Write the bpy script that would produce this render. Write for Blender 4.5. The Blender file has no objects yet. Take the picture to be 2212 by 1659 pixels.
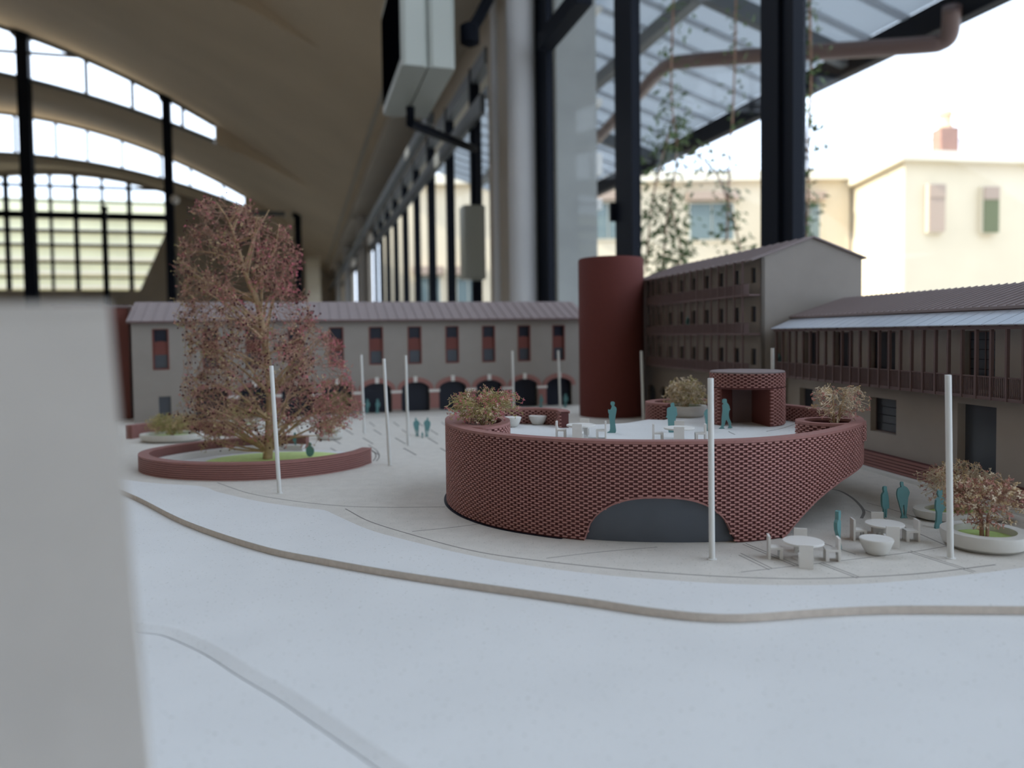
import bpy, math, random
from mathutils import Vector, Matrix
from mathutils.geometry import tessellate_polygon
random.seed(7)
PI = math.pi
scene = bpy.context.scene
COL = scene.collection

# ------------------------------------------------------------------ camera
S = 0.02                      # the architectural model is built at 1:50
FPX, CX, CY = 1661.0, 1106.0, 788.0
CAM_H = 9.5                   # eye height above the model ground, in model metres
PITCH, ROLL = math.atan(0.04), 0.013
cF = Vector((0, math.cos(PITCH), -math.sin(PITCH)))
_r0 = Vector((1, 0, 0)); _u0 = Vector((0, math.sin(PITCH), math.cos(PITCH)))
cR = math.cos(ROLL) * _r0 - math.sin(ROLL) * _u0
cU = math.sin(ROLL) * _r0 + math.cos(ROLL) * _u0
cam_d = bpy.data.cameras.new('camera')
cam = bpy.data.objects.new('camera', cam_d); COL.objects.link(cam)
cam_d.sensor_width = 36.0
cam_d.lens = FPX / 2212.0 * 36.0
cam_d.shift_y = -(829.5 - CY) / 2212.0
cam_d.clip_start = 0.005; cam_d.clip_end = 400
mw = Matrix.Identity(4)
for i in range(3):
    mw[i][0] = cR[i]; mw[i][1] = cU[i]; mw[i][2] = -cF[i]
mw[0][3], mw[1][3], mw[2][3] = 0, 0, CAM_H * S
cam.matrix_world = mw
cam_d.dof.use_dof = True
cam_d.dof.focus_distance = 38.5 * S
cam_d.dof.aperture_fstop = 4.6
scene.camera = cam

# ------------------------------------------------------------------ hall frame (u across, s along, z from eye height)
HA = math.atan((1106 - 655) / FPX)
hC, hS = math.cos(HA), math.sin(HA)
def HX(p):
    u, s, z = p
    return Vector((u * hC - s * hS, u * hS + s * hC, CAM_H * S + z))
def MX(p):
    return Vector((p[0] * S, p[1] * S, p[2] * S))

# ------------------------------------------------------------------ world, sun, exposure
world = bpy.data.worlds.new('sky'); scene.world = world; world.use_nodes = True
bg = world.node_tree.nodes['Background']
bg.inputs['Color'].default_value = (0.75, 0.86, 1.03, 1)
bg.inputs['Strength'].default_value = 3.0
sun_d = bpy.data.lights.new('sun', 'SUN'); sun_d.energy = 9.0; sun_d.angle = math.radians(0.6); sun_d.color = (1.0, 0.93, 0.78)
sun = bpy.data.objects.new('sun', sun_d); COL.objects.link(sun)
_sd = Vector((0.8, 0.10, -0.55))
sun.rotation_euler = _sd.to_track_quat('-Z', 'Y').to_euler()
def portal(u0, u1, s0, s1, z0, z1):
    d = bpy.data.lights.new('window_portal', 'AREA'); d.shape = 'RECTANGLE'
    o = bpy.data.objects.new('window_portal', d); COL.objects.link(o)
    d.cycles.is_portal = True
    if u0 == u1:      # right-hand wall: faces -u
        d.size = s1 - s0; d.size_y = z1 - z0
        x = HX((0, 1, 0)) - HX((0, 0, 0)); n = HX((-1, 0, 0)) - HX((0, 0, 0))
    else:             # cross plane: faces -s
        d.size = u1 - u0; d.size_y = z1 - z0
        x = HX((-1, 0, 0)) - HX((0, 0, 0)); n = HX((0, -1, 0)) - HX((0, 0, 0))
    if z0 == z1:
        d.size = u1 - u0; d.size_y = s1 - s0; x = HX((1, 0, 0)) - HX((0, 0, 0)); n = Vector((0, 0, -1))
    z = -n; y = z.cross(x)
    m = Matrix.Identity(4); c = HX(((u0 + u1) / 2, (s0 + s1) / 2, (z0 + z1) / 2))
    for i in range(3):
        m[i][0] = x[i]; m[i][1] = y[i]; m[i][2] = z[i]; m[i][3] = c[i]
    o.matrix_world = m
portal(1.28, 1.28, -4.5, 4.55, -0.9, 2.6)
portal(1.28, 1.28, 5.3, 15.2, -0.9, 2.08)
ADDED_ROOFL = (-2.25, 0.75, 1.5, 4.0)     # unseen rooflight, added to light the model from above: u0, u1, s0, s1
portal(-13, -1.5, 7.95, 7.95, 3.6, 5.9)
portal(ADDED_ROOFL[0], ADDED_ROOFL[1], ADDED_ROOFL[2], ADDED_ROOFL[3], 2.75, 2.75)
vs = scene.view_settings
vs.view_transform = 'Standard'; vs.look = 'None'; vs.gamma = 1.0; vs.exposure = 0.0
vs.use_curve_mapping = False

# ------------------------------------------------------------------ pixel rays (2212 x 1659 frame), to read places off the photograph
def ray(x, y): return cF + cR * ((x - CX) / FPX) - cU * ((y - CY) / FPX)
EYE = Vector((0, 0, CAM_H))
def at(x, y, z=0.0):
    d = ray(x, y); return EYE + d * ((z - CAM_H) / d.z)
def atY(x, y, Y):
    d = ray(x, y); return EYE + d * (Y / d.y)
def hray(x, y):
    d = ray(x, y); return Vector((d.x * hC + d.y * hS, -d.x * hS + d.y * hC, d.z))
def hu(x, y, u):
    d = hray(x, y); return d * (u / d.x)
def hs(x, y, s):
    d = hray(x, y); return d * (s / d.y)

# ------------------------------------------------------------------ materials
def mat(name, col, rough=0.6, spec=0.3, noise=0.0, nscale=60.0, speckle=None, bump=0.0, bscale=200.0, metal=0.0):
    m = bpy.data.materials.new(name); m.use_nodes = True
    nt = m.node_tree; b = nt.nodes['Principled BSDF']
    b.inputs['Base Color'].default_value = (*col, 1)
    b.inputs['Roughness'].default_value = rough
    b.inputs['Specular IOR Level'].default_value = spec
    b.inputs['Metallic'].default_value = metal
    tc = None
    if noise or speckle or bump:
        tc = nt.nodes.new('ShaderNodeTexCoord')
    src = None
    if noise:
        n = nt.nodes.new('ShaderNodeTexNoise'); n.inputs['Scale'].default_value = nscale; n.inputs['Detail'].default_value = 5
        nt.links.new(tc.outputs['Object'], n.inputs['Vector'])
        r = nt.nodes.new('ShaderNodeValToRGB')
        a = [max(0, c * (1 - noise)) for c in col]; c2 = [min(1, c * (1 + noise)) for c in col]
        r.color_ramp.elements[0].position = 0.3; r.color_ramp.elements[1].position = 0.7
        r.color_ramp.elements[0].color = (*a, 1); r.color_ramp.elements[1].color = (*c2, 1)
        nt.links.new(n.outputs['Fac'], r.inputs['Fac']); src = r.outputs['Color']
        nt.links.new(src, b.inputs['Base Color'])
    if speckle:
        sc, thr, dark = speckle
        v = nt.nodes.new('ShaderNodeTexNoise'); v.inputs['Scale'].default_value = sc; v.inputs['Detail'].default_value = 2
        nt.links.new(tc.outputs['Object'], v.inputs['Vector'])
        r = nt.nodes.new('ShaderNodeValToRGB')
        r.color_ramp.elements[0].position = thr; r.color_ramp.elements[1].position = thr + 0.06
        r.color_ramp.elements[0].color = (1, 1, 1, 1); r.color_ramp.elements[1].color = (dark, dark, dark * 0.95, 1)
        nt.links.new(v.outputs['Fac'], r.inputs['Fac'])
        mx = nt.nodes.new('ShaderNodeMix'); mx.data_type = 'RGBA'; mx.blend_type = 'MULTIPLY'; mx.inputs[0].default_value = 1
        if src: nt.links.new(src, mx.inputs[6])
        else: mx.inputs[6].default_value = (*col, 1)
        nt.links.new(r.outputs['Color'], mx.inputs[7]); nt.links.new(mx.outputs[2], b.inputs['Base Color'])
    if bump:
        n = nt.nodes.new('ShaderNodeTexNoise'); n.inputs['Scale'].default_value = bscale; n.inputs['Detail'].default_value = 4
        nt.links.new(tc.outputs['Object'], n.inputs['Vector'])
        bp = nt.nodes.new('ShaderNodeBump'); bp.inputs['Strength'].default_value = bump; bp.inputs['Distance'].default_value = 0.0006
        nt.links.new(n.outputs['Fac'], bp.inputs['Height']); nt.links.new(bp.outputs['Normal'], b.inputs['Normal'])
    return m
def glass_mat(name, tint, refl=0.06, rough=0.02):
    m = bpy.data.materials.new(name); m.use_nodes = True; nt = m.node_tree
    for n in list(nt.nodes): nt.nodes.remove(n)
    out = nt.nodes.new('ShaderNodeOutputMaterial'); mix = nt.nodes.new('ShaderNodeMixShader')
    t = nt.nodes.new('ShaderNodeBsdfTransparent'); t.inputs[0].default_value = (*tint, 1)
    g = nt.nodes.new('ShaderNodeBsdfGlossy'); g.inputs['Roughness'].default_value = rough
    mix.inputs[0].default_value = refl
    nt.links.new(t.outputs[0], mix.inputs[1]); nt.links.new(g.outputs[0], mix.inputs[2]); nt.links.new(mix.outputs[0], out.inputs[0])
    return m
def translucent_mat(name, col, trans=0.5):
    m = bpy.data.materials.new(name); m.use_nodes = True; nt = m.node_tree
    for n in list(nt.nodes): nt.nodes.remove(n)
    out = nt.nodes.new('ShaderNodeOutputMaterial'); mix = nt.nodes.new('ShaderNodeMixShader')
    d = nt.nodes.new('ShaderNodeBsdfDiffuse'); d.inputs[0].default_value = (*col, 1)
    t = nt.nodes.new('ShaderNodeBsdfTranslucent'); t.inputs[0].default_value = (*col, 1)
    mix.inputs[0].default_value = trans
    nt.links.new(d.outputs[0], mix.inputs[1]); nt.links.new(t.outputs[0], mix.inputs[2]); nt.links.new(mix.outputs[0], out.inputs[0])
    return m

BOARD = mat('white_board', (0.70, 0.70, 0.69), 0.55, 0.35, noise=0.03, nscale=14, speckle=(420, 0.66, 0.72))
PLAZA = mat('sanded_plaza_board', (0.62, 0.585, 0.53), 0.7, 0.25, noise=0.05, nscale=60, speckle=(500, 0.64, 0.62), bump=0.25, bscale=900)
RISER = mat('board_edge_shade', (0.60, 0.53, 0.46), 0.8, 0.1, noise=0.08, nscale=200)  # taupe puts the shade on the white sheet's riser into its colour
GROOVE = mat('engraved_groove', (0.24, 0.225, 0.21), 0.9, 0.05)
BRICK = mat('printed_brick_red', (0.31, 0.145, 0.127), 0.55, 0.35, noise=0.06, nscale=300)
BRICK_D = mat('printed_brick_backing', (0.11, 0.036, 0.034), 0.6, 0.25)
BRICK_F = mat('printed_brick_face', (0.43, 0.215, 0.19), 0.55, 0.35, noise=0.05, nscale=300)
TOWER_M = mat('tower_red', (0.13, 0.038, 0.032), 0.75, 0.15, noise=0.06, nscale=300, bump=0.2, bscale=1500)
PARCH = mat('facade_board', (0.31, 0.282, 0.255), 0.7, 0.2, noise=0.03, nscale=30)
PARCH2 = mat('facade_board_warm', (0.26, 0.222, 0.19), 0.7, 0.2, noise=0.03, nscale=30)
ROOF_M = mat('roof_mauve', (0.235, 0.186, 0.182), 0.5, 0.35, noise=0.03, nscale=40)
TIMBER = mat('brown_frame', (0.15, 0.10, 0.095), 0.6, 0.25)
PARCH3 = mat('wing_board', (0.39, 0.345, 0.30), 0.7, 0.2, noise=0.03, nscale=30)
DARKGLASS = mat('dark_acrylic', (0.03, 0.034, 0.045), 0.2, 0.5)
GREYGLASS = mat('grey_acrylic', (0.07, 0.08, 0.095), 0.25, 0.5)
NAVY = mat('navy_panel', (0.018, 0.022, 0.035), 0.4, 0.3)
BRONZE = mat('brick_panel', (0.17, 0.06, 0.05), 0.6, 0.2)
WHITE = mat('white_plastic', (0.72, 0.70, 0.66), 0.5, 0.35)
CREAMP = mat('white_plaster', (0.66, 0.645, 0.60), 0.65, 0.25, noise=0.03, nscale=120)
POLE_M = mat('pole_white', (0.70, 0.70, 0.67), 0.4, 0.4)
TEAL = mat('teal_acrylic', (0.12, 0.275, 0.275), 0.4, 0.4)
SOIL = mat('soil_brown', (0.10, 0.055, 0.045), 0.9, 0.05)
GRASS = mat('green_paper', (0.62, 0.76, 0.32), 0.8, 0.1, noise=0.06, nscale=200)
GREEN2 = mat('pot_green', (0.46, 0.60, 0.22), 0.8, 0.1, noise=0.08, nscale=200)
TWIG = mat('twig_tan', (0.44, 0.31, 0.18), 0.7, 0.2, noise=0.2, nscale=80)
TWIG_D = mat('twig_brown', (0.34, 0.20, 0.14), 0.7, 0.2)
BL_PINK = mat('blossom_pink', (0.58, 0.17, 0.21), 0.7, 0.15, noise=0.3, nscale=90)
BL_RUST = mat('blossom_rust', (0.52, 0.25, 0.21), 0.7, 0.15, noise=0.3, nscale=90)
BL_TAN = mat('blossom_tan', (0.57, 0.43, 0.25), 0.7, 0.15, noise=0.3, nscale=90)
BL_PALE = mat('blossom_pale', (0.64, 0.54, 0.40), 0.7, 0.15, noise=0.25, nscale=90)
BL_OLIVE = mat('leaf_olive', (0.36, 0.32, 0.13), 0.7, 0.15, noise=0.3, nscale=90)
BUD = mat('bud_dark', (0.07, 0.014, 0.018), 0.6, 0.2)
def acrylic_mat(name, col):
    m = bpy.data.materials.new(name); m.use_nodes = True; nt = m.node_tree
    for n in list(nt.nodes): nt.nodes.remove(n)
    out = nt.nodes.new('ShaderNodeOutputMaterial'); m1 = nt.nodes.new('ShaderNodeMixShader'); m2 = nt.nodes.new('ShaderNodeMixShader')
    d = nt.nodes.new('ShaderNodeBsdfDiffuse'); d.inputs[0].default_value = (*col, 1)
    t = nt.nodes.new('ShaderNodeBsdfTranslucent'); t.inputs[0].default_value = (*col, 1)
    g = nt.nodes.new('ShaderNodeBsdfGlossy'); g.inputs['Roughness'].default_value = 0.15; g.inputs[0].default_value = (0.9, 0.95, 1, 1)
    m1.inputs[0].default_value = 0.35; m2.inputs[0].default_value = 0.36
    nt.links.new(d.outputs[0], m1.inputs[1]); nt.links.new(t.outputs[0], m1.inputs[2]); nt.links.new(m1.outputs[0], m2.inputs[1]); nt.links.new(g.outputs[0], m2.inputs[2]); nt.links.new(m2.outputs[0], out.inputs[0])
    return m
CANOPY_G = acrylic_mat('sky_tint_acrylic', (0.82, 0.88, 0.97))  # pale blue base carries the sky's reflection as colour
BLOCK_M = mat('block_white', (0.72, 0.70, 0.67), 0.6, 0.25, noise=0.04, nscale=30)
CEIL_M = mat('vault_plaster', (0.60, 0.50, 0.37), 0.9, 0.1, noise=0.06, nscale=0.8)
HALLWALL = mat('hall_wall', (0.46, 0.41, 0.345), 0.85, 0.1, noise=0.05, nscale=1.5)
HALLFLOOR = mat('hall_floor', (0.34, 0.32, 0.29), 0.6, 0.2, noise=0.1, nscale=2)
STEEL = mat('black_steel', (0.006, 0.008, 0.014), 0.6, 0.12)
STEELG = mat('grey_steel', (0.12, 0.13, 0.14), 0.5, 0.4)
COLUMN_M = mat('column_paint', (0.50, 0.49, 0.48), 0.7, 0.2, noise=0.04, nscale=3)
BEAM_M = mat('beam_paint', (0.46, 0.43, 0.37), 0.8, 0.15)
GLASS = glass_mat('window_glass', (0.97, 0.985, 0.99), 0.015)
CASE = mat('display_case', (0.42, 0.44, 0.40), 0.35, 0.5)
SCREEN = mat('display_screen', (0.002, 0.002, 0.003), 0.9, 0.0)
CREAM = mat('cream_render', (0.62, 0.53, 0.39), 0.9, 0.1, noise=0.05, nscale=0.7)
CREAM_L = mat('cream_cornice', (0.72, 0.65, 0.52), 0.9, 0.1)
PINKSH = mat('pink_shutter', (0.38, 0.29, 0.23), 0.8, 0.1)
SHUT_G = mat('grey_blue_shutter', (0.15, 0.19, 0.19), 0.7, 0.2)
GREENWIN = mat('green_window', (0.13, 0.14, 0.07), 0.5, 0.3)
CHIM = mat('chimney_brick', (0.30, 0.17, 0.13), 0.9, 0.1, noise=0.15, nscale=8)
TERRA = mat('terracotta', (0.62, 0.45, 0.30), 0.9, 0.1)
PIPE_M = mat('drain_pipe', (0.15, 0.095, 0.085), 0.4, 0.4)
POLYC = translucent_mat('polycarbonate_sheet', (0.52, 0.55, 0.58), 0.55)
POLYC2 = translucent_mat('polycarbonate_rib', (0.72, 0.74, 0.77), 0.7)
CONC = mat('outside_concrete', (0.36, 0.37, 0.36), 0.9, 0.1, noise=0.08, nscale=3)
LEAFG = mat('vine_leaf', (0.09, 0.13, 0.05), 0.7, 0.2, noise=0.3, nscale=6)
WOODT = mat('table_wood', (0.35, 0.27, 0.18), 0.6, 0.3, noise=0.1, nscale=4)
YELLOW_B = mat('pale_yellow_facade', (0.75, 0.72, 0.50), 0.9, 0.1, noise=0.08, nscale=0.6)
GROUND_M = mat('outside_paving', (0.40, 0.38, 0.34), 0.9, 0.1)

# ------------------------------------------------------------------ mesh builder
class MB:
    def __init__(s, xf=MX): s.v = []; s.f = []; s.xf = xf
    def add(s, vs, fs):
        o = len(s.v); s.v += [Vector(p) for p in vs]; s.f += [tuple(i + o for i in f) for f in fs]
        return s
    def box(s, c, d, rz=0.0):
        x, y, z = d[0] / 2, d[1] / 2, d[2] / 2; ca, sa = math.cos(rz), math.sin(rz); vs = []
        for dz in (-z, z):
            for dx, dy in ((-x, -y), (x, -y), (x, y), (-x, y)):
                vs.append((c[0] + dx * ca - dy * sa, c[1] + dx * sa + dy * ca, c[2] + dz))
        return s.add(vs, [(0, 3, 2, 1), (4, 5, 6, 7), (0, 1, 5, 4), (1, 2, 6, 5), (2, 3, 7, 6), (3, 0, 4, 7)])
    def b2(s, a, b):
        return s.box([(a[i] + b[i]) / 2 for i in range(3)], [abs(b[i] - a[i]) for i in range(3)])
    def hexa(s, p):     # eight corners: bottom four, top four
        return s.add(p, [(0, 3, 2, 1), (4, 5, 6, 7), (0, 1, 5, 4), (1, 2, 6, 5), (2, 3, 7, 6), (3, 0, 4, 7)])
    def fbox(s, fr, t0, t1, n0, n1, z0, z1):   # box in a facade frame
        P = fr; return s.hexa([P(t0, n0, z0), P(t1, n0, z0), P(t1, n1, z0), P(t0, n1, z0), P(t0, n0, z1), P(t1, n0, z1), P(t1, n1, z1), P(t0, n1, z1)])
    def prism(s, poly, z0, z1):
        n = len(poly); vs = [(p[0], p[1], z0) for p in poly] + [(p[0], p[1], z1) for p in poly]
        fs = [(i, (i + 1) % n, n + (i + 1) % n, n + i) for i in range(n)]
        tr = tessellate_polygon([[Vector((p[0], p[1], 0)) for p in poly]])
        area = sum(poly[i][0] * poly[(i + 1) % n][1] - poly[(i + 1) % n][0] * poly[i][1] for i in range(n))
        for t in tr:
            a, b, c = [poly[k] for k in t]
            cr = (b[0] - a[0]) * (c[1] - a[1]) - (b[1] - a[1]) * (c[0] - a[0])
            t = t if cr > 0 else t[::-1]
            fs.append(tuple(k + n for k in t)); fs.append(tuple(reversed(t)))
        if area < 0: fs[:n] = [f[::-1] for f in fs[:n]]
        return s.add(vs, fs)
    def plate(s, m, outer, holes, d0, d1):     # holed sheet; m(a, b, d) -> point
        loops = [outer] + holes; flat = [p for l in loops for p in l]; n = len(flat)
        tr = tessellate_polygon([[Vector((p[0], p[1], 0)) for p in l] for l in loops])
        vs = [m(p[0], p[1], d0) for p in flat] + [m(p[0], p[1], d1) for p in flat]
        fs = []
        for t in tr:
            a, b, c = [flat[k] for k in t]
            cr = (b[0] - a[0]) * (c[1] - a[1]) - (b[1] - a[1]) * (c[0] - a[0])
            t = tuple(t) if cr > 0 else tuple(t[::-1])
            fs.append(t); fs.append(tuple(k + n for k in reversed(t)))
        o = 0
        for l in loops:
            k = len(l)
            for i in range(k): fs.append((o + i, o + (i + 1) % k, n + o + (i + 1) % k, n + o + i))
            o += k
        return s.add(vs, fs)
    def tube(s, pts, rad, n=6, caps=True):
        pts = [Vector(p) for p in pts]; k = len(pts)
        if not isinstance(rad, (list, tuple)): rad = [rad] * k
        vs = []; up = None
        for i, p in enumerate(pts):
            d = (pts[min(i + 1, k - 1)] - pts[max(i - 1, 0)]);
            if d.length < 1e-9: d = Vector((0, 0, 1))
            d.normalize()
            if up is None: up = d.orthogonal().normalized()
            up = (up - d * up.dot(d));
            if up.length < 1e-6: up = d.orthogonal()
            up.normalize(); w = d.cross(up)
            for j in range(n):
                a = 2 * PI * j / n; vs.append(p + (up * math.cos(a) + w * math.sin(a)) * rad[i])
        fs = []
        for i in range(k - 1):
            for j in range(n): fs.append((i * n + j, i * n + (j + 1) % n, (i + 1) * n + (j + 1) % n, (i + 1) * n + j))
        if caps: fs.append(tuple(range(n - 1, -1, -1))); fs.append(tuple((k - 1) * n + j for j in range(n)))
        return s.add(vs, fs)
    def lathe(s, prof, c=(0, 0, 0), n=40, ex=1.0, ey=1.0, closed=False):
        k = len(prof); vs = []
        for r, z in prof:
            for j in range(n):
                a = 2 * PI * j / n; vs.append((c[0] + r * ex * math.cos(a), c[1] + r * ey * math.sin(a), c[2] + z))
        fs = []
        for i in range(k - 1 + (1 if closed else 0)):
            i2 = (i + 1) % k
            for j in range(n): fs.append((i * n + j, i * n + (j + 1) % n, i2 * n + (j + 1) % n, i2 * n + j))
        if not closed:
            fs.append(tuple(range(n - 1, -1, -1))); fs.append(tuple((k - 1) * n + j for j in range(n)))
        return s.add(vs, fs)
    def build(s, name, material, parent=None, origin=(0, 0, 0), smooth=False):
        o0 = s.xf(origin)
        if parent is not None: o0 = parent['_o'] if '_o' in parent else o0
        o0 = Vector(o0)
        me = bpy.data.meshes.new(name)
        me.from_pydata([tuple(s.xf(p) - o0) for p in s.v], [], s.f); me.update()
        me.materials.append(material)
        if smooth:
            for p in me.polygons: p.use_smooth = True
        ob = bpy.data.objects.new(name, me); COL.objects.link(ob)
        if parent is None: ob.location = o0
        else: ob.parent = parent
        ob['_o'] = tuple(o0)
        return ob
def tag(o, label=None, cat=None, group=None, kind=None):
    if label: o['label'] = label
    if cat: o['category'] = cat
    if group: o['group'] = group
    if kind: o['kind'] = kind
    return o
def thing(name, label, cat, origin=(0, 0, 0), group=None, xf=MX, kind=None):
    o = bpy.data.objects.new(name, None); COL.objects.link(o); o.empty_display_size = 0.01
    o.location = xf(origin); o['_o'] = tuple(o.location)
    return tag(o, label, cat, group, kind)
def copy_tree(o, parent=None):
    c = o.copy(); COL.objects.link(c); c.parent = parent
    for ch in list(o.children): copy_tree(ch, c)
    return c
def smooth_angle(ob, ang=0.6):
    me = ob.data
    for p in me.polygons: p.use_smooth = True
    try: me.set_sharp_from_angle(angle=ang)
    except Exception: pass
    return ob
def spline(pts, n=8, closed=False):
    P = [Vector(p) for p in pts]; k = len(P); out = []
    rng = range(k) if closed else range(k - 1)
    for i in rng:
        p0 = P[i - 1] if (closed or i > 0) else P[i] * 2 - P[i + 1]
        p1 = P[i]; p2 = P[(i + 1) % k]
        p3 = P[(i + 2) % k] if (closed or i + 2 < k) else P[i + 1] * 2 - P[i]
        for j in range(n):
            t = j / n
            out.append(0.5 * ((2 * p1) + (p2 - p0) * t + (2 * p0 - 5 * p1 + 4 * p2 - p3) * t * t + (3 * p1 - p0 - 3 * p2 + p3) * t ** 3))
    if not closed: out.append(P[-1])
    return out
def offset(path, d):      # to the left of the path direction
    out = []
    for i, p in enumerate(path):
        a = path[max(i - 1, 0)]; b = path[min(i + 1, len(path) - 1)]
        t = Vector((b[0] - a[0], b[1] - a[1])); t.normalize()
        out.append(Vector((p[0] - t.y * d, p[1] + t.x * d)))
    return out
def frame(P0, P1):        # facade frame: t along P0->P1, n to the left of it
    P0 = Vector((P0[0], P0[1])); e = Vector((P1[0], P1[1])) - P0; e.normalize(); n = Vector((-e.y, e.x))
    def fr(t, nn, z): q = P0 + e * t + n * nn; return Vector((q.x, q.y, z))
    fr.P0, fr.e, fr.n = P0, e, n
    return fr
def on_wall(fr, x, y, n=0.0):
    d = ray(x, y); p0 = fr(0, n, 0); nn = Vector((fr.n.x, fr.n.y, 0))
    k = (p0 - EYE).dot(nn) / d.dot(nn); q = EYE + d * k
    return (Vector((q.x, q.y)) - Vector((p0.x, p0.y))).dot(fr.e), q.z
def rect(a0, a1, b0, b1): return [(a0, b0), (a1, b0), (a1, b1), (a0, b1)]

# ================================================================== THE HALL
def HB(): return MB(HX)
FL = -1.15                                     # hall floor below eye height
U_W = 1.35                                     # window wall
def z_low(u): return 4.86 - 0.0325 * (u + 7.6) ** 2
def z_high(u): return max(5.95 - 0.0435 * (u + 8.2) ** 2, z_low(u))
tag(HB().b2((-17.2, -8, FL - 0.1), (1.7, 31, FL)).build('floor', HALLFLOOR), 'grey floor of the vaulted hall', None, kind='structure')
SB = [-7.0, 0.5, 8.0, 15.5, 23.0, 30.5]
us = [1.0 - 0.25 * i for i in range(73)]
b = HB(); NS = 15
for k in range(5):
    vs = []; fs = []
    for i in range(NS + 1):
        w = i / NS; w = w * w * (3 - 2 * w)
        for u in us: vs.append((u, SB[k] + (SB[k + 1] - SB[k]) * i / NS, z_low(u) * (1 - w) + z_high(u) * w))
    n = len(us)
    for i in range(NS):
        for j in range(n - 1):
            sm = SB[k] + (SB[k + 1] - SB[k]) * (i + 0.5) / NS; um = (us[j] + us[j + 1]) / 2
            if ADDED_ROOFL[0] < um < ADDED_ROOFL[1] and ADDED_ROOFL[2] < sm < ADDED_ROOFL[3]: continue
            fs.append((i * n + j, i * n + j + 1, (i + 1) * n + j + 1, (i + 1) * n + j))
    b.add(vs, fs)
for k in range(1, 5):      # solid ends of the crescents
    uu = [0.25 - 0.25 * i for i in range(8)]
    b.add([(u, SB[k], z_low(u)) for u in uu] + [(u, SB[k], z_high(u)) for u in uu], [(i, i + 1, 9 + i, 8 + i) for i in range(7)])
tag(b.build('ceiling', CEIL_M, smooth=True), 'taupe plaster vaults curving over the hall', None, kind='structure')
wn = 0
def win(label, origin=(0, 0, 0)):
    global wn; wn += 1
    return thing('window_%d' % wn, label, None, origin, xf=HX, kind='structure')
# crescent clerestories between one vault and the next
names = ['crescent clerestory window above the camera end of the hall', 'crescent clerestory window over the hall middle', 'nearest bright crescent clerestory high in the vaults',
         'second bright crescent clerestory further down the vaults']
for k in range(1, 5):
    s = SB[k]; w = win(names[k - 1], (-5, s, 4))
    uu = [-1.5 - 0.25 * i for i in range(52)]
    lo = [(u, z_low(u)) for u in uu]; hi = [(u, z_high(u)) for u in uu]
    g = HB(); vs = [(p[0], s, p[1]) for p in lo] + [(p[0], s, p[1]) for p in hi]; n = len(uu)
    g.add(vs, [(i, i + 1, n + i + 1, n + i) for i in range(n - 1)])
    g.build('pane', GLASS, w)
    if k >= 3:
        for off in (0.0, 1.0):
            g = HB(); f = z_low if off == 0 else z_high
            g.tube([(u, s - 0.02, f(u) + (0.03 if off == 0 else -0.03)) for u in uu], 0.04, 5); g.build('frame', STEELG, w)
        u = -2.05; i = 0
        while u > -9.6:
            if z_high(u) - z_low(u) > 0.1:
                g = HB(); g.b2((u - 0.028, s - 0.04, z_low(u)), (u + 0.028, s + 0.02, z_high(u))); g.build('mullion', STEELG, w)
            u -= (0.84, 0.75, 0.95)[i % 3]; i += 1
        if k == 3:
            g = HB(); g.b2((-8.5, s - 0.05, 5.03), (-3.75, s + 0.01, 5.08)); g.build('transom', STEELG, w)
w = win('unseen glazed rooflight added to light the model from above', (-1, 2.5, 3))
for i in range(5):
    u0 = ADDED_ROOFL[0] + 0.75 * i
    if u0 > 0.5: break
    HB().hexa([(u0 + 0.02, 1.5, z_low(u0) + 0.02), (u0 + 0.73, 1.5, z_low(u0 + 0.75) + 0.02), (u0 + 0.73, 4.0, z_low(u0 + 0.75) + 0.35), (u0 + 0.02, 4.0, z_low(u0) + 0.35), (u0 + 0.02, 1.5, z_low(u0) + 0.03), (u0 + 0.73, 1.5, z_low(u0 + 0.75) + 0.03), (u0 + 0.73, 4.0, z_low(u0 + 0.75) + 0.36), (u0 + 0.02, 4.0, z_low(u0) + 0.36)]).build('pane', GLASS, w)
    HB().tube([(u0, 1.5, z_low(u0) + 0.02), (u0, 4.0, z_low(u0) + 0.35)], 0.02, 4).build('glazing_bar', STEEL, w)
# gridded end wall
SE = 30.5
uR = hs(361, 450, SE).x; zB = hs(200, 627, SE).z
uD = hs(302, 627, SE).x; zD = hs(361, 492, SE).z
poly = [(-12.6, zB), (uD, zB), (uR, zD)] + [(uR - (uR + 12.6) * i / 16, z_high(uR - (uR + 12.6) * i / 16) - 0.12) for i in range(17)]
outer = [(-17, FL), (1.35, FL), (1.35, z_low(1.0))] + [(1.0 - 18 * i / 40, z_high(1.0 - 18 * i / 40) + 0.05) for i in range(41)]
b = HB(); b.plate(lambda a, c, d: (a, SE + d, c), outer, [poly], 0.0, 0.3)
tag(b.build('wall_end', HALLWALL), 'plain end wall of the hall with its gridded glazing', None, kind='structure')
w = win('gridded factory glazing of the far end wall', (-6, SE, 2))
b = HB(); b.plate(lambda a, c, d: (a, SE + d, c), poly, [], 0.13, 0.16); b.build('pane', GLASS, w)
def poly_span_u(z):
    u1 = uR if z >= zD else uD + (uR - uD) * (z - zB) / (zD - zB); return u1
x = 12
for px in (-150, -100, -45, 14, 110, 164, 222, 280):
    u = hs(px, 500, SE).x
    if u > uD: zb = zB + (u - uD) / (uR - uD) * (zD - zB)
    else: zb = zB
    th = 0.15 if px in (164, 14, 280) else 0.09
    HB().b2((u - th / 2, SE + 0.02, zb), (u + th / 2, SE + 0.12, z_high(u) - 0.1)).build('mullion', STEEL, w)
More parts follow.
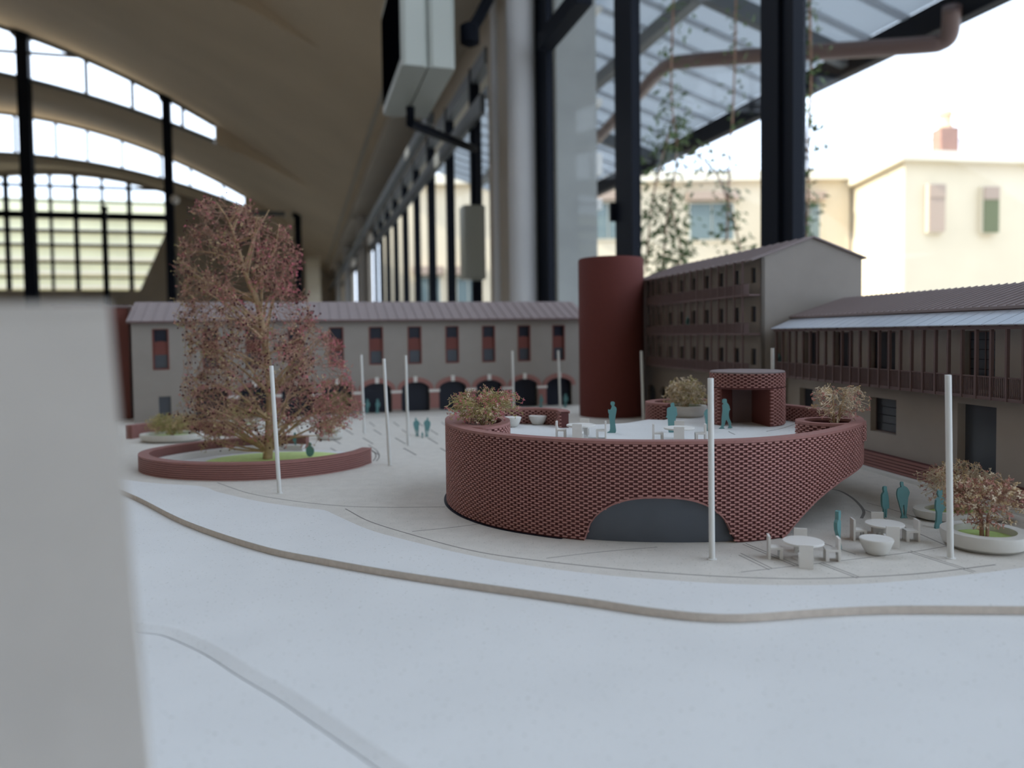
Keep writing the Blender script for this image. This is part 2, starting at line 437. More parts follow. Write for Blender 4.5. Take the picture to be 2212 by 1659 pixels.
for py, th in ((404, 0.1), (436, 0.05), (466, 0.24), (500, 0.1), (530, 0.09), (567, 0.07), (600, 0.05)):
    z = hs(200, py, SE).z; u1 = poly_span_u(z)
    HB().b2((-12.6, SE + 0.02, z - th / 2), (u1, SE + 0.12, z + th / 2)).build('transom', STEEL, w)
# slender black posts under the vaults
for px, s, wd, lab in ((62, 15.5, 0.19, 'thick black steel post crossing both crescent windows'), (365, 15.5, 0.15, 'slender black steel post beside the far end glazing'),
                  (640, 20.0, 0.17, 'black steel post standing behind the tall dried tree'), (224, 29.8, 0.16, 'short far black post in front of the gridded glazing')):
    q = hs(px + 6, 600, s); u = q.x
    top = z_high(u) + 0.05 if px != 224 else hs(224, 445, s).z
    if px == 640: top = z_low(u) + 0.1
    t = thing('steel_post', lab, 'post', (u, s, FL), 'black steel posts in the hall', xf=HX)
    HB().b2((u - wd / 2, s - wd / 2, FL), (u + wd / 2, s + wd / 2, top)).build('shaft', STEEL, t)
    HB().b2((u - wd, s - wd, FL), (u + wd, s + wd, FL + 0.03)).build('base_plate', STEEL, t)
    HB().b2((u - wd * 0.8, s - wd * 0.8, top - 0.12), (u + wd * 0.8, s + wd * 0.8, top - 0.06)).build('head_plate', STEEL, t)
# tie beams across the vaults
for s, z, lab in ((20.0, 3.05, 'thin grey tie rod crossing the vault behind the tree'), (26.0, 3.0, 'distant thin grey tie rod near the end wall')):
    b = HB(); b.tube([(-2.6, s, z), (-0.35, s, z)], 0.06, 6)
    tag(b.build('tie_rod', STEELG, origin=(0, s, z)), lab, 'tie rod', 'tie rods under the vaults')
# edge beam at the springing
b = HB(); b.b2((0.84, -7.5, 2.52), (1.02, 30.5, 2.74)); tag(b.build('trim_1', BEAM_M), 'pale edge beam running along the vault springing', None, kind='structure')
b = HB(); b.b2((0.97, -7.5, 2.36), (1.35, 30.5, 2.50)); tag(b.build('trim_2', HALLWALL), 'grey ledge between edge beam and window wall', None, kind='structure')
# window wall: solid parts
COLS = [(4.72, 5.55), (15.2, 15.75), (20.3, 20.8), (25.2, 25.7)]
b = HB(); b.b2((U_W, -8, FL), (U_W + 0.2, 30.5, -0.9)); b.b2((U_W, 4.7, 2.1), (U_W + 0.2, 30.5, 2.75)); b.b2((U_W, -8, 2.62), (U_W + 0.2, 4.7, 2.95)); b.b2((U_W, -8, -0.9), (U_W + 0.2, -4.5, 2.62)); b.b2((U_W, COLS[0][0], -0.9), (U_W + 0.2, COLS[0][1], 2.1))
b.b2((U_W, 27.5, -0.9), (U_W + 0.2, 30.5, 2.1))
tag(b.build('wall_right', HALLWALL), 'grey parapet and lintel of the window wall', None, kind='structure')
b = HB(); b.b2((-17.2, -8, FL), (-17.0, 30.5, 2.4))
tag(b.build('wall_left', HALLWALL), 'far side wall of the hall', None, kind='structure')
b = HB(); b.b2((-17.2, -8.2, FL), (1.6, -8.0, 6.1)); tag(b.build('wall_back', HALLWALL), 'wall of the hall behind the camera', None, kind='structure')
# columns on the window wall
for i, (a, c) in enumerate(COLS):
    lab = ['pale round column between the big window and the far bays', 'grey wall column further along the window bays', 'third grey column far along the window wall', 'last grey column near the end wall'][i]
    t = thing('wall_column', lab, 'column', (1.2, (a + c) / 2, FL), 'columns of the window wall', xf=HX)
    m = (a + c) / 2
    if i == 0:
        q = hu(1127, 300, 1.25); HB().lathe([(0.082, FL), (0.082, 2.36)], (1.25, q.y, 0), 24).build('shaft', COLUMN_M, t)
    else:
        HB().lathe([(0.13, FL), (0.13, 2.36)], (1.2, m, 0), 24).build('shaft', COLUMN_M, t)
        HB().b2((1.26, a - 0.02, FL), (1.34, c + 0.02, 2.36)).build('pilaster', HALLWALL, t)
    if i == 0:
        q = hu(1070, 300, 1.27); HB().tube([(1.27, q.y, FL), (1.27, q.y, 2.3)], 0.024, 10).build('conduit', COLUMN_M, t)
# big window by the model: jamb, two mullions, panes
w = win('large black framed window beside the model', (U_W, 2, 0))
mull = []
for x0, x1 in ((1160, 1188), (1334, 1371), (1649, 1722)):
    s0 = hu(x0, 500, U_W).y; s1 = hu(x1, 500, U_W).y; mull.append((s1, s0))
extra = [(0.86, 0.97), (-0.3, -0.19), (-1.45, -1.34), (-2.6, -2.49), (-3.75, -3.64), (-4.5, -4.44)]
for i, (a, c) in enumerate(mull):
    if i == 2:   # three joined profiles
        d = (c - a) / 3
        for j in range(3): HB().b2((U_W - 0.012 - (0.012 if j == 1 else 0), a + j * d + 0.003, -0.9), (U_W + 0.03, a + (j + 1) * d - 0.003, 2.62)).build('mullion', STEEL, w)
    else:
        HB().b2((U_W - 0.01, a, -0.9), (U_W + 0.03, c, 2.62)).build('jamb' if i == 0 else 'mullion', STEEL, w)
    if i == 1:
        h0 = hu(1330, 440, U_W); h1 = hu(1330, 505, U_W)
        HB().b2((U_W - 0.035, c - 0.012, h1.z + 0.05), (U_W - 0.01, c + 0.006, h0.z)).build('handle', STEEL, w)
for a, c in extra: HB().b2((U_W - 0.01, a, -0.9), (U_W + 0.03, c, 2.62)).build('mullion', STEEL, w)
HB().b2((U_W - 0.05, -4.5, 2.55), (U_W + 0.08, 4.7, 2.62)).build('head_rail', STEEL, w)
q0 = hu(1178, 92, U_W - 0.03); q1 = hu(1262, -12, U_W - 0.03)
HB().tube([q0, q1], 0.06, 4).build('brace', STEEL, w)
edges = sorted([-7.9] + [x for a, c in mull + extra for x in (a, c)] + [4.7])
alls = sorted(mull + extra)
prev = -4.5
for a, c in alls:
    if a - prev > 0.1: HB().b2((U_W + 0.02, prev, -0.9), (U_W + 0.026, a, 2.55)).build('pane', GLASS, w)
    prev = c
# far window bays
for k, (s0, s1) in enumerate(((5.55, 15.2), (15.75, 20.3), (20.8, 25.2))):
    w = win(['tall window bay beyond the pale round column', 'window bay between the second and third columns', 'furthest window bay before the end wall'][k], (U_W, (s0 + s1) / 2, 0))
    s = s0 + 0.5
    while s < s1 - 0.3:
        th = 0.05 if (round((s - s0) * 10) % 3) else 0.08
        HB().b2((U_W - 0.03, s - th / 2, -0.9), (U_W + 0.05, s + th / 2, 2.1)).build('mullion', STEEL, w); s += 1.08
    HB().b2((U_W - 0.02, s0, 1.98), (U_W + 0.05, s1, 2.1)).build('head_rail', STEELG, w)
    HB().b2((U_W - 0.06, s0, 1.62), (U_W - 0.02, s1, 1.76)).build('transom', STEELG, w)
    HB().b2((U_W + 0.02, s0, -0.9), (U_W + 0.026, s1, 2.0)).build('pane', GLASS, w)
# cable tray running along the bays
b = HB(); b.b2((1.0, 6.2, 1.70), (1.06, 30, 1.79)); tag(b.build('cable_tray', STEELG, origin=(1.03, 15, 1.75)), 'grey cable tray running along the far window bays', 'cable tray')
# back-to-back displays hung under the vault
t = thing('display', 'pair of back-to-back white displays hanging above the model', 'display', (0.61, 4.0, 1.36), xf=HX)
s0 = 4.0
def uz(px, py): q = hs(px, py, s0); return q.x, q.z
uL, zb = uz(868, 139); uM, _ = uz(926, 139); uRr, _ = uz(984, 139)
s1 = s0 * (868 - 655) / (827 - 655)
for a, c, nm in ((uL, uM - 0.004, 'casing'), (uM + 0.004, uRr, 'casing')):
    b = HB(); ch = 0.02
    pr = [(a + ch, s0), (c - ch, s0), (c, s0 + ch), (c, s1 - ch), (c - ch, s1), (a + ch, s1), (a, s1 - ch), (a, s0 + ch)]
    b.prism(pr, zb, zb + 0.62); b.build(nm, CASE, t)
HB().b2((uL - 0.006, s0 + 0.05, zb + 0.05), (uL + 0.002, s1 - 0.05, zb + 0.57)).build('screen', SCREEN, t)
HB().b2((uRr - 0.002, s0 + 0.05, zb + 0.05), (uRr + 0.006, s1 - 0.05, zb + 0.57)).build('screen', SCREEN, t)
HB().tube([(uM, (s0 + s1) / 2, zb + 0.6), (uM, (s0 + s1) / 2, z_low(uM) + 0.3)], 0.03, 8).build('ceiling_rod', STEEL, t)
HB().tube([(uM, s0 + 0.72, zb + 0.05), (uM, s0 + 0.72, zb - 0.1), (U_W - 0.1, s0 + 1.6, zb - 0.02)], 0.03, 6).build('bracket_arm', STEEL, t)
# small fittings
q = hu(1025, 523, 1.3); q = hs(1025, 523, 5.75)
t = thing('electrical_box', 'white electrical box hung between the far windows', 'electrical box', (q.x, q.y, q.z), xf=HX)
a = hs(1003, 603, 5.75); c = hs(1046, 445, 5.75)
HB().b2((a.x, 5.72, a.z), (c.x, 5.9, c.z)).build('body', CASE, t)
HB().b2((a.x + 0.012, 5.712, a.z + 0.015), (c.x - 0.012, 5.722, c.z - 0.015)).build('door', CASE, t)
HB().tube([(c.x - 0.02, 5.81, c.z), (c.x - 0.02, 5.81, c.z + 0.7)], 0.02, 6).build('conduit', STEEL, t)
q = hs(1035, 30, 4.6)
t = thing('camera_mount', 'dark swivel bracket fixed high beside the displays', 'bracket', tuple(q), xf=HX)
HB().tube([q + Vector((0.14, 0, 0.25)), q + Vector((0.0, 0, -0.02)), q + Vector((-0.06, 0, -0.12))], 0.035, 8).build('arm', STEEL, t)
HB().lathe([(0.02, -0.2), (0.06, -0.18), (0.06, -0.08), (0.03, -0.06)], tuple(q + Vector((-0.06, 0, 0))), 14).build('head', STEEL, t)
HB().tube([q + Vector((0.14, 0, 0.25)), q + Vector((0.34, 0.1, 0.1))], 0.02, 6).build('strut', STEELG, t)
q = hs(716, 388, 19.0)
b = HB(); b.lathe([(0.05, 0.14), (0.16, 0.08), (0.18, -0.1), (0.1, -0.14)], tuple(q), 16); b.tube([q + Vector((0, 0, 0.1)), Vector((q.x, q.y, z_low(q.x)))], 0.03, 6)
tag(b.build('ceiling_speaker', STEEL, origin=tuple(q)), 'small dark loudspeaker hanging far down the vault', 'loudspeaker')
q = hs(378, 431, 15.3)
b = HB(); b.lathe([(0.01, -0.09), (0.06, -0.06), (0.085, 0.0), (0.06, 0.06), (0.01, 0.09)], tuple(q), 16); tag(b.build('globe_lamp', WHITE, origin=tuple(q), smooth=True), 'small white globe lamp fixed to a black post', 'lamp')
q = hs(676, 600, 24.5)
t = thing('cream_cabinet', 'tall cream cabinet far along the hall', 'cabinet', (q.x, 24.5, FL), xf=HX)
HB().b2((q.x - 0.22, 24.3, FL), (q.x + 0.22, 24.7, hs(676, 556, 24.5).z)).build('body', CREAM_L, t)
HB().b2((q.x - 0.19, 24.27, FL + 0.1), (q.x + 0.19, 24.3, hs(676, 562, 24.5).z)).build('door', CREAM_L, t)

# ================================================================== OUTSIDE
b = HB(); b.b2((U_W + 0.2, -12, FL - 0.2), (60, 80, FL)); b.b2((-30, 31, FL - 0.2), (1.55, 80, FL)); tag(b.build('ground', GROUND_M), 'paved yard outside the hall', None, kind='structure')
# lean-to roof over the yard
def roofz(u): return 3.15 - (u - 1.6) * 0.31
t = thing('yard_canopy', 'translucent corrugated canopy outside the big window', 'canopy', (3, 4, 2.5), xf=HX)
UE = 4.35
s = 1.62; k = 0
while s < 13.4:
    b = HB(); h = 0.02
    b.hexa([(1.62, s, roofz(1.62)), (UE, s, roofz(UE)), (UE, s + 0.40, roofz(UE)), (1.62, s + 0.40, roofz(1.62)),
            (1.62, s, roofz(1.62) + h), (UE, s, roofz(UE) + h), (UE, s + 0.40, roofz(UE) + h), (1.62, s + 0.40, roofz(1.62) + h)])
    b.build('roof_sheet', POLYC, t)
    b = HB(); z = -0.03
    b.hexa([(1.62, s + 0.33, roofz(1.62) + z), (UE, s + 0.33, roofz(UE) + z), (UE, s + 0.40, roofz(UE) + z), (1.62, s + 0.40, roofz(1.62) + z),
            (1.62, s + 0.33, roofz(1.62) + z + h), (UE, s + 0.33, roofz(UE) + z + h), (UE, s + 0.40, roofz(UE) + z + h), (1.62, s + 0.40, roofz(1.62) + z + h)])
    b.build('roof_rib', POLYC2, t)
    s += 0.40
for u, d, nm in ((UE + 0.03, 0.2, 'edge_beam'), (3.05, 0.12, 'purlin'), (1.75, 0.12, 'purlin')):
    HB().b2((u - 0.05, 1.6, roofz(u) - d), (u + 0.05, 13.4, roofz(u) - 0.005)).build(nm, STEELG if nm == 'purlin' else STEEL, t)
for s in (1.75, 5.4, 9.0):
    HB().hexa([(1.62, s, roofz(1.62) - 0.16), (UE, s, roofz(UE) - 0.16), (UE, s + 0.08, roofz(UE) - 0.16), (1.62, s + 0.08, roofz(1.62) - 0.16),
               (1.62, s, roofz(1.62) - 0.01), (UE, s, roofz(UE) - 0.01), (UE, s + 0.08, roofz(UE) - 0.01), (1.62, s + 0.08, roofz(1.62) - 0.01)]).build('rafter', STEELG, t)
# gutter pipe
def under_canopy(x, y, drop):
    d = hray(x, y); k = (3.646 - drop) / (d.z + 0.31 * d.x); return d * k
pp = [under_canopy(1290, 300, 0.34), under_canopy(1378, 205, 0.34), under_canopy(1436, 146, 0.34), under_canopy(1500, 131, 0.34), under_canopy(1750, 113, 0.36), under_canopy(1985, 98, 0.34), under_canopy(2035, 90, 0.32), under_canopy(2052, 70, 0.28), under_canopy(2056, 15, 0.18)]
b = HB(); b.tube([tuple(p) for p in spline(pp, 6)], 0.06, 14)
tag(b.build('drain_pipe', PIPE_M, origin=tuple(pp[4]), smooth=True), 'brown drain pipe bending up to the canopy gutter', 'pipe')
# concrete pier outside the window, with pale blocks
p0 = hu(1192, 300, 1.9); p1 = hu(1246, 300, 1.9)
t = thing('outside_pier', 'grey concrete pier just outside the window jamb', 'pier', (1.9, p0.y, FL), xf=HX)
HB().b2((1.75, p1.y, FL), (2.05, p0.y, 3.0)).build('shaft', CONC, t)
for y0, y1 in ((20, 60), (212, 260), (330, 400), (430, 470)):
    a = hu(1244, y1, 2.2); c = hu(1288, y0, 2.2)
    HB().b2((2.1, c.y, a.z), (2.25, a.y, c.z)).build('block', WHITE, t)
a = hu(1262, 300, 2.4); HB().b2((2.3, a.y - 0.1, FL), (2.4, a.y + 0.35, 3.0)).build('backing', CREAM_L, t)
# cream house across the yard
def hbox(px0, px1, py0, py1, Y, dpt):
    a = atY(px0, py1, Y); c = atY(px1, py0, Y); return a, c
YB = 1150.0     # model metres (23 m)
t = thing('cream_house', 'pale cream house with shuttered windows across the yard', 'house', (400, YB, -57))
a = atY(830, 700, YB); c = atY(1836, 372, YB)
top = atY(1600, 372, YB).z
zz = -57
MB().b2((a.x, YB, zz), (c.x, YB + 250, top)).build('wall', CREAM, t)
cr = MB().b2((a.x, YB - 14, top - 14), (c.x, YB + 250, top)); cr.build('cornice', CREAM_L, t)
for x0, x1, y0, y1 in ((1288, 1338, 440, 516), (1490, 1582, 440, 518), (1728, 1768, 440, 520), (905, 950, 600, 700), (990, 1035, 600, 700)):
    p = atY(x0, y1, YB); q = atY(x1, y0, YB)
    f = MB().b2((p.x - 3, YB - 3, p.z - 3), (q.x + 3, YB + 1, q.z + 3)).build('window', CREAM_L, t)
    mid = (p.x + q.x) / 2
    MB().b2((p.x, YB - 5, p.z), (mid - 1, YB - 2, q.z)).build('shutter', SHUT_G, f)
    MB().b2((mid + 1, YB - 5, p.z), (q.x, YB - 2, q.z)).build('shutter', SHUT_G, f)
    MB().b2((p.x - 6, YB - 16, q.z + 4), (q.x + 6, YB, q.z + 16)).build('awning', PINKSH, f)
Y2 = 980.0
t = thing('cream_wing', 'sunlit cream house block with brick chimney on its roof', 'house', (640, Y2, -57))
cL = atY(1952, 640, Y2); lx = atY(1838, 640, YB).x + 2; tz = atY(1952, 328, Y2).z; rx = atY(2500, 640, Y2).x
cLx = cL.x
pl = [(cLx, Y2), (rx, Y2 + 60), (rx, Y2 + 330), (lx, YB + 40), (lx, YB - 5)]
MB().prism(pl, zz, tz - 12).build('wall', CREAM, t)
MB().prism([(p[0] + (-10 if i in (0, 3, 4) else 10), p[1] + (-14 if i < 2 else 0)) for i, p in enumerate(pl)], tz - 12, tz).build('cornice', CREAM_L, t)
for x0, x1, y0, y1, m1, m2 in ((2000, 2036, 400, 502, PINKSH, PINKSH), (2118, 2152, 405, 504, PINKSH, GREENWIN)):
    yy = Y2 + 60 * (atY(x0, 450, Y2).x - cLx) / (rx - cLx)
    p = atY(x0, y1, yy); q = atY(x1, y0, yy); k = p.z + (q.z - p.z) * 0.72
    f = MB().b2((p.x - 1, yy - 5, p.z - 1), (q.x + 1, yy + 2, q.z + 1)).build('window', CREAM_L, t)
    MB().b2((p.x, yy - 8, k), (q.x, yy - 4, q.z)).build('blind', m1, f)
    MB().b2((p.x, yy - 7, p.z), (q.x, yy - 4, k)).build('shutter', m2, f)
p = atY(2027, 332, Y2 + 12); q = atY(2066, 277, Y2 + 12)
ch = MB().b2((p.x, Y2 + 6, tz), (q.x, Y2 + 28, q.z)).build('chimney', CHIM, t)
mx = (p.x + q.x) / 2; MB().lathe([(9, q.z), (9, q.z + 4), (7, q.z + 6), (7, q.z + 16), (9, q.z + 17), (8, q.z + 22), (3, q.z + 25)], (mx, Y2 + 17, 0), 14).build('chimney_pot', TERRA, ch)
b = MB()
for i in range(26):
    x = cLx - 60 + i * 14; b.tube([(x, Y2 + 40, tz + 10), (x, Y2 + 40, tz + 24)], 0.8, 4)
b.tube([(cLx - 60, Y2 + 40, tz + 24), (cLx + 300, Y2 + 40, tz + 24)], 0.8, 4); b.build('roof_railing', STEELG, t)
# pale building beyond the end wall
t = thing('yellow_building', 'pale yellow building seen through the end glazing', 'building', (-6, 40, FL), xf=HX)
HB().b2((-26, 38, FL), (0.5, 44, 6.2)).build('wall', YELLOW_B, t)
for i in range(9):
    HB().b2((-26, 37.7, 0.4 + i * 0.62), (0.5, 38.0, 0.52 + i * 0.62)).build('louvre', CREAM_L, t)
# vines hanging outside
def vine(label, strands, nleaf, rad, seed):
    rnd = random.Random(seed)
    t = thing('hanging_vine', label, 'vine', tuple(strands[0][1]), 'vines hanging outside the window')
    b = MB(); L = MB()
    for st in strands:
        pts = spline(st, 6); b.tube(pts, 0.35, 4)
        for i in range(nleaf):
            p = rnd.choice(pts) + Vector((rnd.gauss(0, rad), rnd.gauss(0, rad), rnd.gauss(0, rad)))
            r = rnd.uniform(0.7, 1.7); d = Vector((rnd.uniform(-1, 1), rnd.uniform(-1, 1), rnd.uniform(-1, 0.4))).normalized(); e = d.orthogonal().normalized()
            L.add([p, p + d * r + e * r * 0.5, p + d * 2 * r, p + d * r - e * r * 0.5], [(0, 1, 2, 3)])
    b.build('stem', TWIG_D, t); tag(L.build('leaves', LEAFG, t), kind='stuff')
Yv = 235.0
vine('thick leafy vine hanging behind the narrow mullion', [[atY(1455, -10, Yv), atY(1450, 200, Yv), atY(1462, 330, Yv), atY(1440, 480, Yv), atY(1432, 585, Yv)],
     [atY(1455, 250, Yv), atY(1410, 430, Yv), atY(1395, 590, Yv)], [atY(1445, 430, Yv), atY(1470, 540, Yv), atY(1455, 600, Yv)]], 300, 3.0, 3)
vine('thin vine drooping before the shuttered window', [[atY(1590, -10, Yv), atY(1585, 200, Yv), atY(1575, 380, Yv), atY(1570, 520, Yv)], [atY(1500, 330, Yv), atY(1545, 370, Yv), atY(1580, 460, Yv), atY(1600, 540, Yv)]], 130, 2.2, 4)
vine('vine hanging just past the thick mullion', [[atY(1748, -10, 205), atY(1752, 180, 205), atY(1745, 300, 205), atY(1746, 420, 205), atY(1740, 520, 205)]], 240, 1.7, 5)

# ================================================================== THE ARCHITECTURAL MODEL
# table and base board
BP = [(-62, 2.5), (36, 2.5), (36, 62), (31, 112), (-62, 112)]
t = thing('display_table', 'large table carrying the architectural model', 'table', (-12, 55, -57))
MB().prism([(p[0] * 1.01, p[1] * 1.0 + (1 if p[1] > 50 else -1)) for p in BP], -3.2, -1.2).build('table_top', WOODT, t)
for x, y in ((-58, 7), (32, 7), (28, 106), (-58, 106)):
    MB().b2((x - 2, y - 2, -66.9), (x + 2, y + 2, -3.2)).build('leg', WOODT, t)
E3 = [(-80, 1330), (150, 1338), (310, 1360), (352, 1366), (400, 1385), (450, 1410), (520, 1455), (600, 1502), (700, 1570), (830, 1660), (960, 1750), (1200, 1950)]
e3 = [(p.x, p.y) for p in spline([at(x, y, -0.16) for x, y in E3], 6)]
sh = MB().prism([(-62, e3[0][1] - 0.02)] + [(x - 0.02, y - 0.02) for x, y in e3] + [(e3[-1][0] - 0.02, 2.5), (-62, 2.5)], -1.2, -0.27)
tag(sh.build('corner_sheet', BOARD), 'lower white sheet beyond a sweeping edge in the near corner', 'board')
e3i = [(p.x, p.y) for p in offset([Vector(q) for q in e3], 0.42)]
BP = [(-62, e3i[0][1])] + e3i + [(e3i[-1][0], 2.5)] + BP[1:]
g = MB().prism(BP, -1.2, -0.16); gb = thing('base_board', 'smooth white base board of the model, bare foreground', 'board', (0, 20, -1.2)); g.build('board', BOARD, gb)
b = MB(); n = len(e3); b.add([(x, y, -0.268) for x, y in e3] + [(x, y, -0.16) for x, y in e3i], [(i, i + 1, n + i + 1, n + i) for i in range(n - 1)]); b.build('bevel', BOARD, gb, smooth=True)
# curved contour sheets
E1 = [(-60, 1005), (60, 1020), (180, 1040), (285, 1078), (400, 1136), (560, 1191), (700, 1221), (850, 1248), (1000, 1271), (1250, 1307), (1400, 1330), (1520, 1343), (1620, 1344), (1760, 1334), (1900, 1327), (2100, 1327), (2330, 1330), (2800, 1345), (3350, 1365)]
E2 = [(-60, 985), (100, 1010), (300, 1040), (430, 1050), (472, 1063), (560, 1083), (650, 1096), (700, 1102), (728, 1114), (800, 1145), (900, 1172), (1000, 1196), (1100, 1215), (1250, 1236), (1400, 1250), (1600, 1262), (1800, 1263), (1950, 1255), (2100, 1240), (2330, 1212), (2600, 1190), (2900, 1168)]
e1 = spline([at(x, y, -0.16) for x, y in E1], 6); e2 = spline([at(x, y, 0.14) for x, y in E2], 6)
strip = [(p.x, p.y) for p in e1] + [(p.x, p.y) for p in reversed(e2)]
t = thing('contour_sheet', 'long curved white contour sheet edging the plaza', 'board', (4, 26, -0.16))
MB().prism(strip, -0.155, 0.14).build('sheet', BOARD, t)
ee = offset([(p.x, p.y) for p in e1], -0.012); ei = offset([(p.x, p.y) for p in e1], 0.05)
b = MB(); n = len(ee); vs = [(p.x, p.y, -0.15) for p in ee] + [(p.x, p.y, 0.12) for p in ee] + [(p.x, p.y, 0.12) for p in ei]
fs = [(i, i + 1, n + i + 1, n + i) for i in range(n - 1)] + [(n + i, n + i + 1, 2 * n + i + 1, 2 * n + i) for i in range(n - 1)]
b.add(vs, fs); tag(b.build('cut_edge', RISER, t), 'cut edge with its shade painted in taupe')
pz = [(p.x, p.y) for p in spline([at(x, y, 0.0) for x, y in E2], 6)]
pz = [(x, y - 0.25) for x, y in pz]
pz = [(min(35.5, x), y) for x, y in pz if x > -61]
plz = pz + [(35.5, pz[-1][1] + 1), (35.5, 62), (30.6, 111), (-61.5, 111), (-61.5, pz[0][1])]
plaza = MB().prism(plz, -0.15, 0.0).build('plaza_board', PLAZA); tag(plaza, 'sanded grey-white plaza board under the buildings', 'board')
# engraved lines on the plaza
def groove(pts, w=0.035, z=0.0, name='groove', par=plaza, m=GROOVE, sp=True):
    P = [at(x, y, z) for x, y in pts]; P = spline(P, 6) if sp and len(P) > 2 else P
    a = offset(P, w); c = offset(P, -w); b = MB(); n = len(a)
    vs = [(p.x, p.y, z + 0.006) for p in a] + [(p.x, p.y, z + 0.006) for p in c] + [(p.x, p.y, z - 0.01) for p in a] + [(p.x, p.y, z - 0.01) for p in c]
    fs = []
    for i in range(n - 1):
        fs += [(n + i, n + i + 1, i + 1, i), (2 * n + i, 2 * n + i + 1, i + 1, i), (3 * n + i, 3 * n + i + 1, n + i + 1, n + i)]
    b.add(vs, fs); return b.build(name, m, par)
for L, w in (([(470, 1043), (540, 1066), (640, 1083), (740, 1093), (840, 1096), (962, 1095)], 0.03), ([(746, 1099), (800, 1127), (900, 1158), (1000, 1185), (1100, 1203), (1300, 1226), (1500, 1242), (1700, 1250), (1850, 1247), (2000, 1238), (2150, 1220)], 0.035),
             ([(890, 1148), (980, 1139), (1070, 1127)], 0.022), ([(1180, 1206), (1300, 1192), (1420, 1182)], 0.018), ([(1600, 1195), (1668, 1228)], 0.02), ([(1596, 1199), (1662, 1231)], 0.02), ([(1605, 1176), (1719, 1223)], 0.02), ([(1611, 1174), (1725, 1221)], 0.02),
             ([(1769, 1217), (1852, 1249)], 0.02), ([(1774, 1215), (1858, 1247)], 0.02), ([(1962, 1192), (2103, 1237)], 0.02), ([(1967, 1190), (2108, 1235)], 0.02), ([(1777, 1173), (1849, 1198)], 0.02),
             ([(1600, 1236), (1929, 1198), (2045, 1180)], 0.018), ([(1868, 1101), (2045, 1179)], 0.025), ([(1872, 1086), (1925, 1100), (1990, 1122)], 0.02)):
    groove(L, w)
groove([(1790, 1056), (1815, 1061), (1840, 1075), (1858, 1092), (1866, 1106), (1861, 1120)], 0.075)
for row, (y, dx) in enumerate(((912, 0), (928, 18), (946, 4), (968, 22))):
    for k in range(-4, 5):
        x = 850 + dx + k * (52 + row * 9)
        if x < 960 and x > 690: groove([(x, y), (x + 12 + 5 * row, y + 9 + 2 * row)], 0.07)
groove([(760, 905), (840, 900), (960, 896)], 0.02)
for r in (0, 7): groove([(796, 968 - r), (808 + r * .8, 976 - r * .4), (812 + r, 986), (806 + r, 996)], 0.05)

# ------------------------------------------------------------------ bricks
def brick_points(path, z0f, z1, pitch=0.41, row=0.108, out=-1, bl=0.235, proud=0.085, hh=0.07):
    """centres of projecting bricks along a path; out=-1: on the right of the path"""
    cum = [0.0]
    for a, c in zip(path, path[1:]): cum.append(cum[-1] + (Vector((c[0] - a[0], c[1] - a[1]))).length)
    res = []; nr = int(z1 / row) + 1
    j = 0
    for r in range(nr):
        z = z1 - row * (r + 0.5)
        if z < 0.03: break
        s = pitch * (0.25 if r % 2 else 0.75); j = 0
        while s < cum[-1] - bl / 2:
            while cum[j + 1] < s: j += 1
            f = (s - cum[j]) / (cum[j + 1] - cum[j]); a, c = path[j], path[j + 1]
            p = Vector((a[0] + (c[0] - a[0]) * f, a[1] + (c[1] - a[1]) * f)); tg = Vector((c[0] - a[0], c[1] - a[1])).normalized()
            zb = z0f(s, p)
            if z - hh / 2 > zb - 0.01: res.append((p, tg, z))
            s += pitch
    return res
def add_brick(b, p, tg, z, out=-1, bl=0.235, proud=0.085, hh=0.07):
    n = Vector((-tg.y, tg.x)) * out; t2 = tg * (bl / 2)
    a = p - t2 - n * 0.03; c = p + t2 - n * 0.03; d = p + t2 + n * proud; e = p - t2 + n * proud
    if out < 0: q = [a, e, d, c]      # keep normals outward
    else: q = [a, c, d, e]
    b.hexa([(v.x, v.y, z - hh / 2) for v in q] + [(v.x, v.y, z + hh / 2) for v in q])

# ------------------------------------------------------------------ the round pavilion
ZT, ZF = 4.6, 3.6
WP = [(3.5, 47.9), (3.3, 49.2), (2.2, 50.4), (0.6, 50.8), (-1.2, 50.2), (-2.8, 48.8), (-3.65, 46.8), (-3.85, 44.8), (-3.5, 42.2), (-2.45, 39.6), (-0.65, 37.3), (1.8, 35.6), (4.2, 34.6), (7, 34.15), (9.8, 34.2),
      (12, 34.8), (14.2, 36.0), (16.3, 37.8), (18.1, 39.9), (19.2, 42.2), (19.6, 44.5), (19.4, 47.2), (18.6, 49.8), (17.0, 52.6), (14.8, 55), (12.4, 56.2), (10.6, 55.7), (9.5, 54.3), (9.6, 52.9), (10.5, 52.0)]
wp = spline(WP, 10)
wi = offset(wp, 0.5)
def zb_wall(s, p):
    X, Y = p[0], p[1]
    if Y > 43.5:
        if X > 8: return 2.6
        return 0.002
    if X < 3.25 or 9.85 < X < 12.3: 
        return 0.002
    if X <= 9.85:
        k = abs((X - 6.55) / 3.3); return max(0.002, 2.08 * (1 - min(1, k) ** 2.6) ** 0.55)
    ks = [(12.3, 0.0), (12.55, 0.18), (12.9, 0.5), (13.4, 0.9), (14.1, 1.38), (15.0, 1.77), (16.1, 2.08), (17.0, 2.22), (18, 2.36), (19, 2.52), (20, 2.6)]
    for (a, za), (c, zc) in zip(ks, ks[1:]):
        if a <= X <= c: return za + (zc - za) * (X - a) / (c - a)
    return 2.6
pav = thing('brick_pavilion', 'round brick pavilion with roof terrace at the model centre', 'pavilion', (7.6, 43.5, 0))
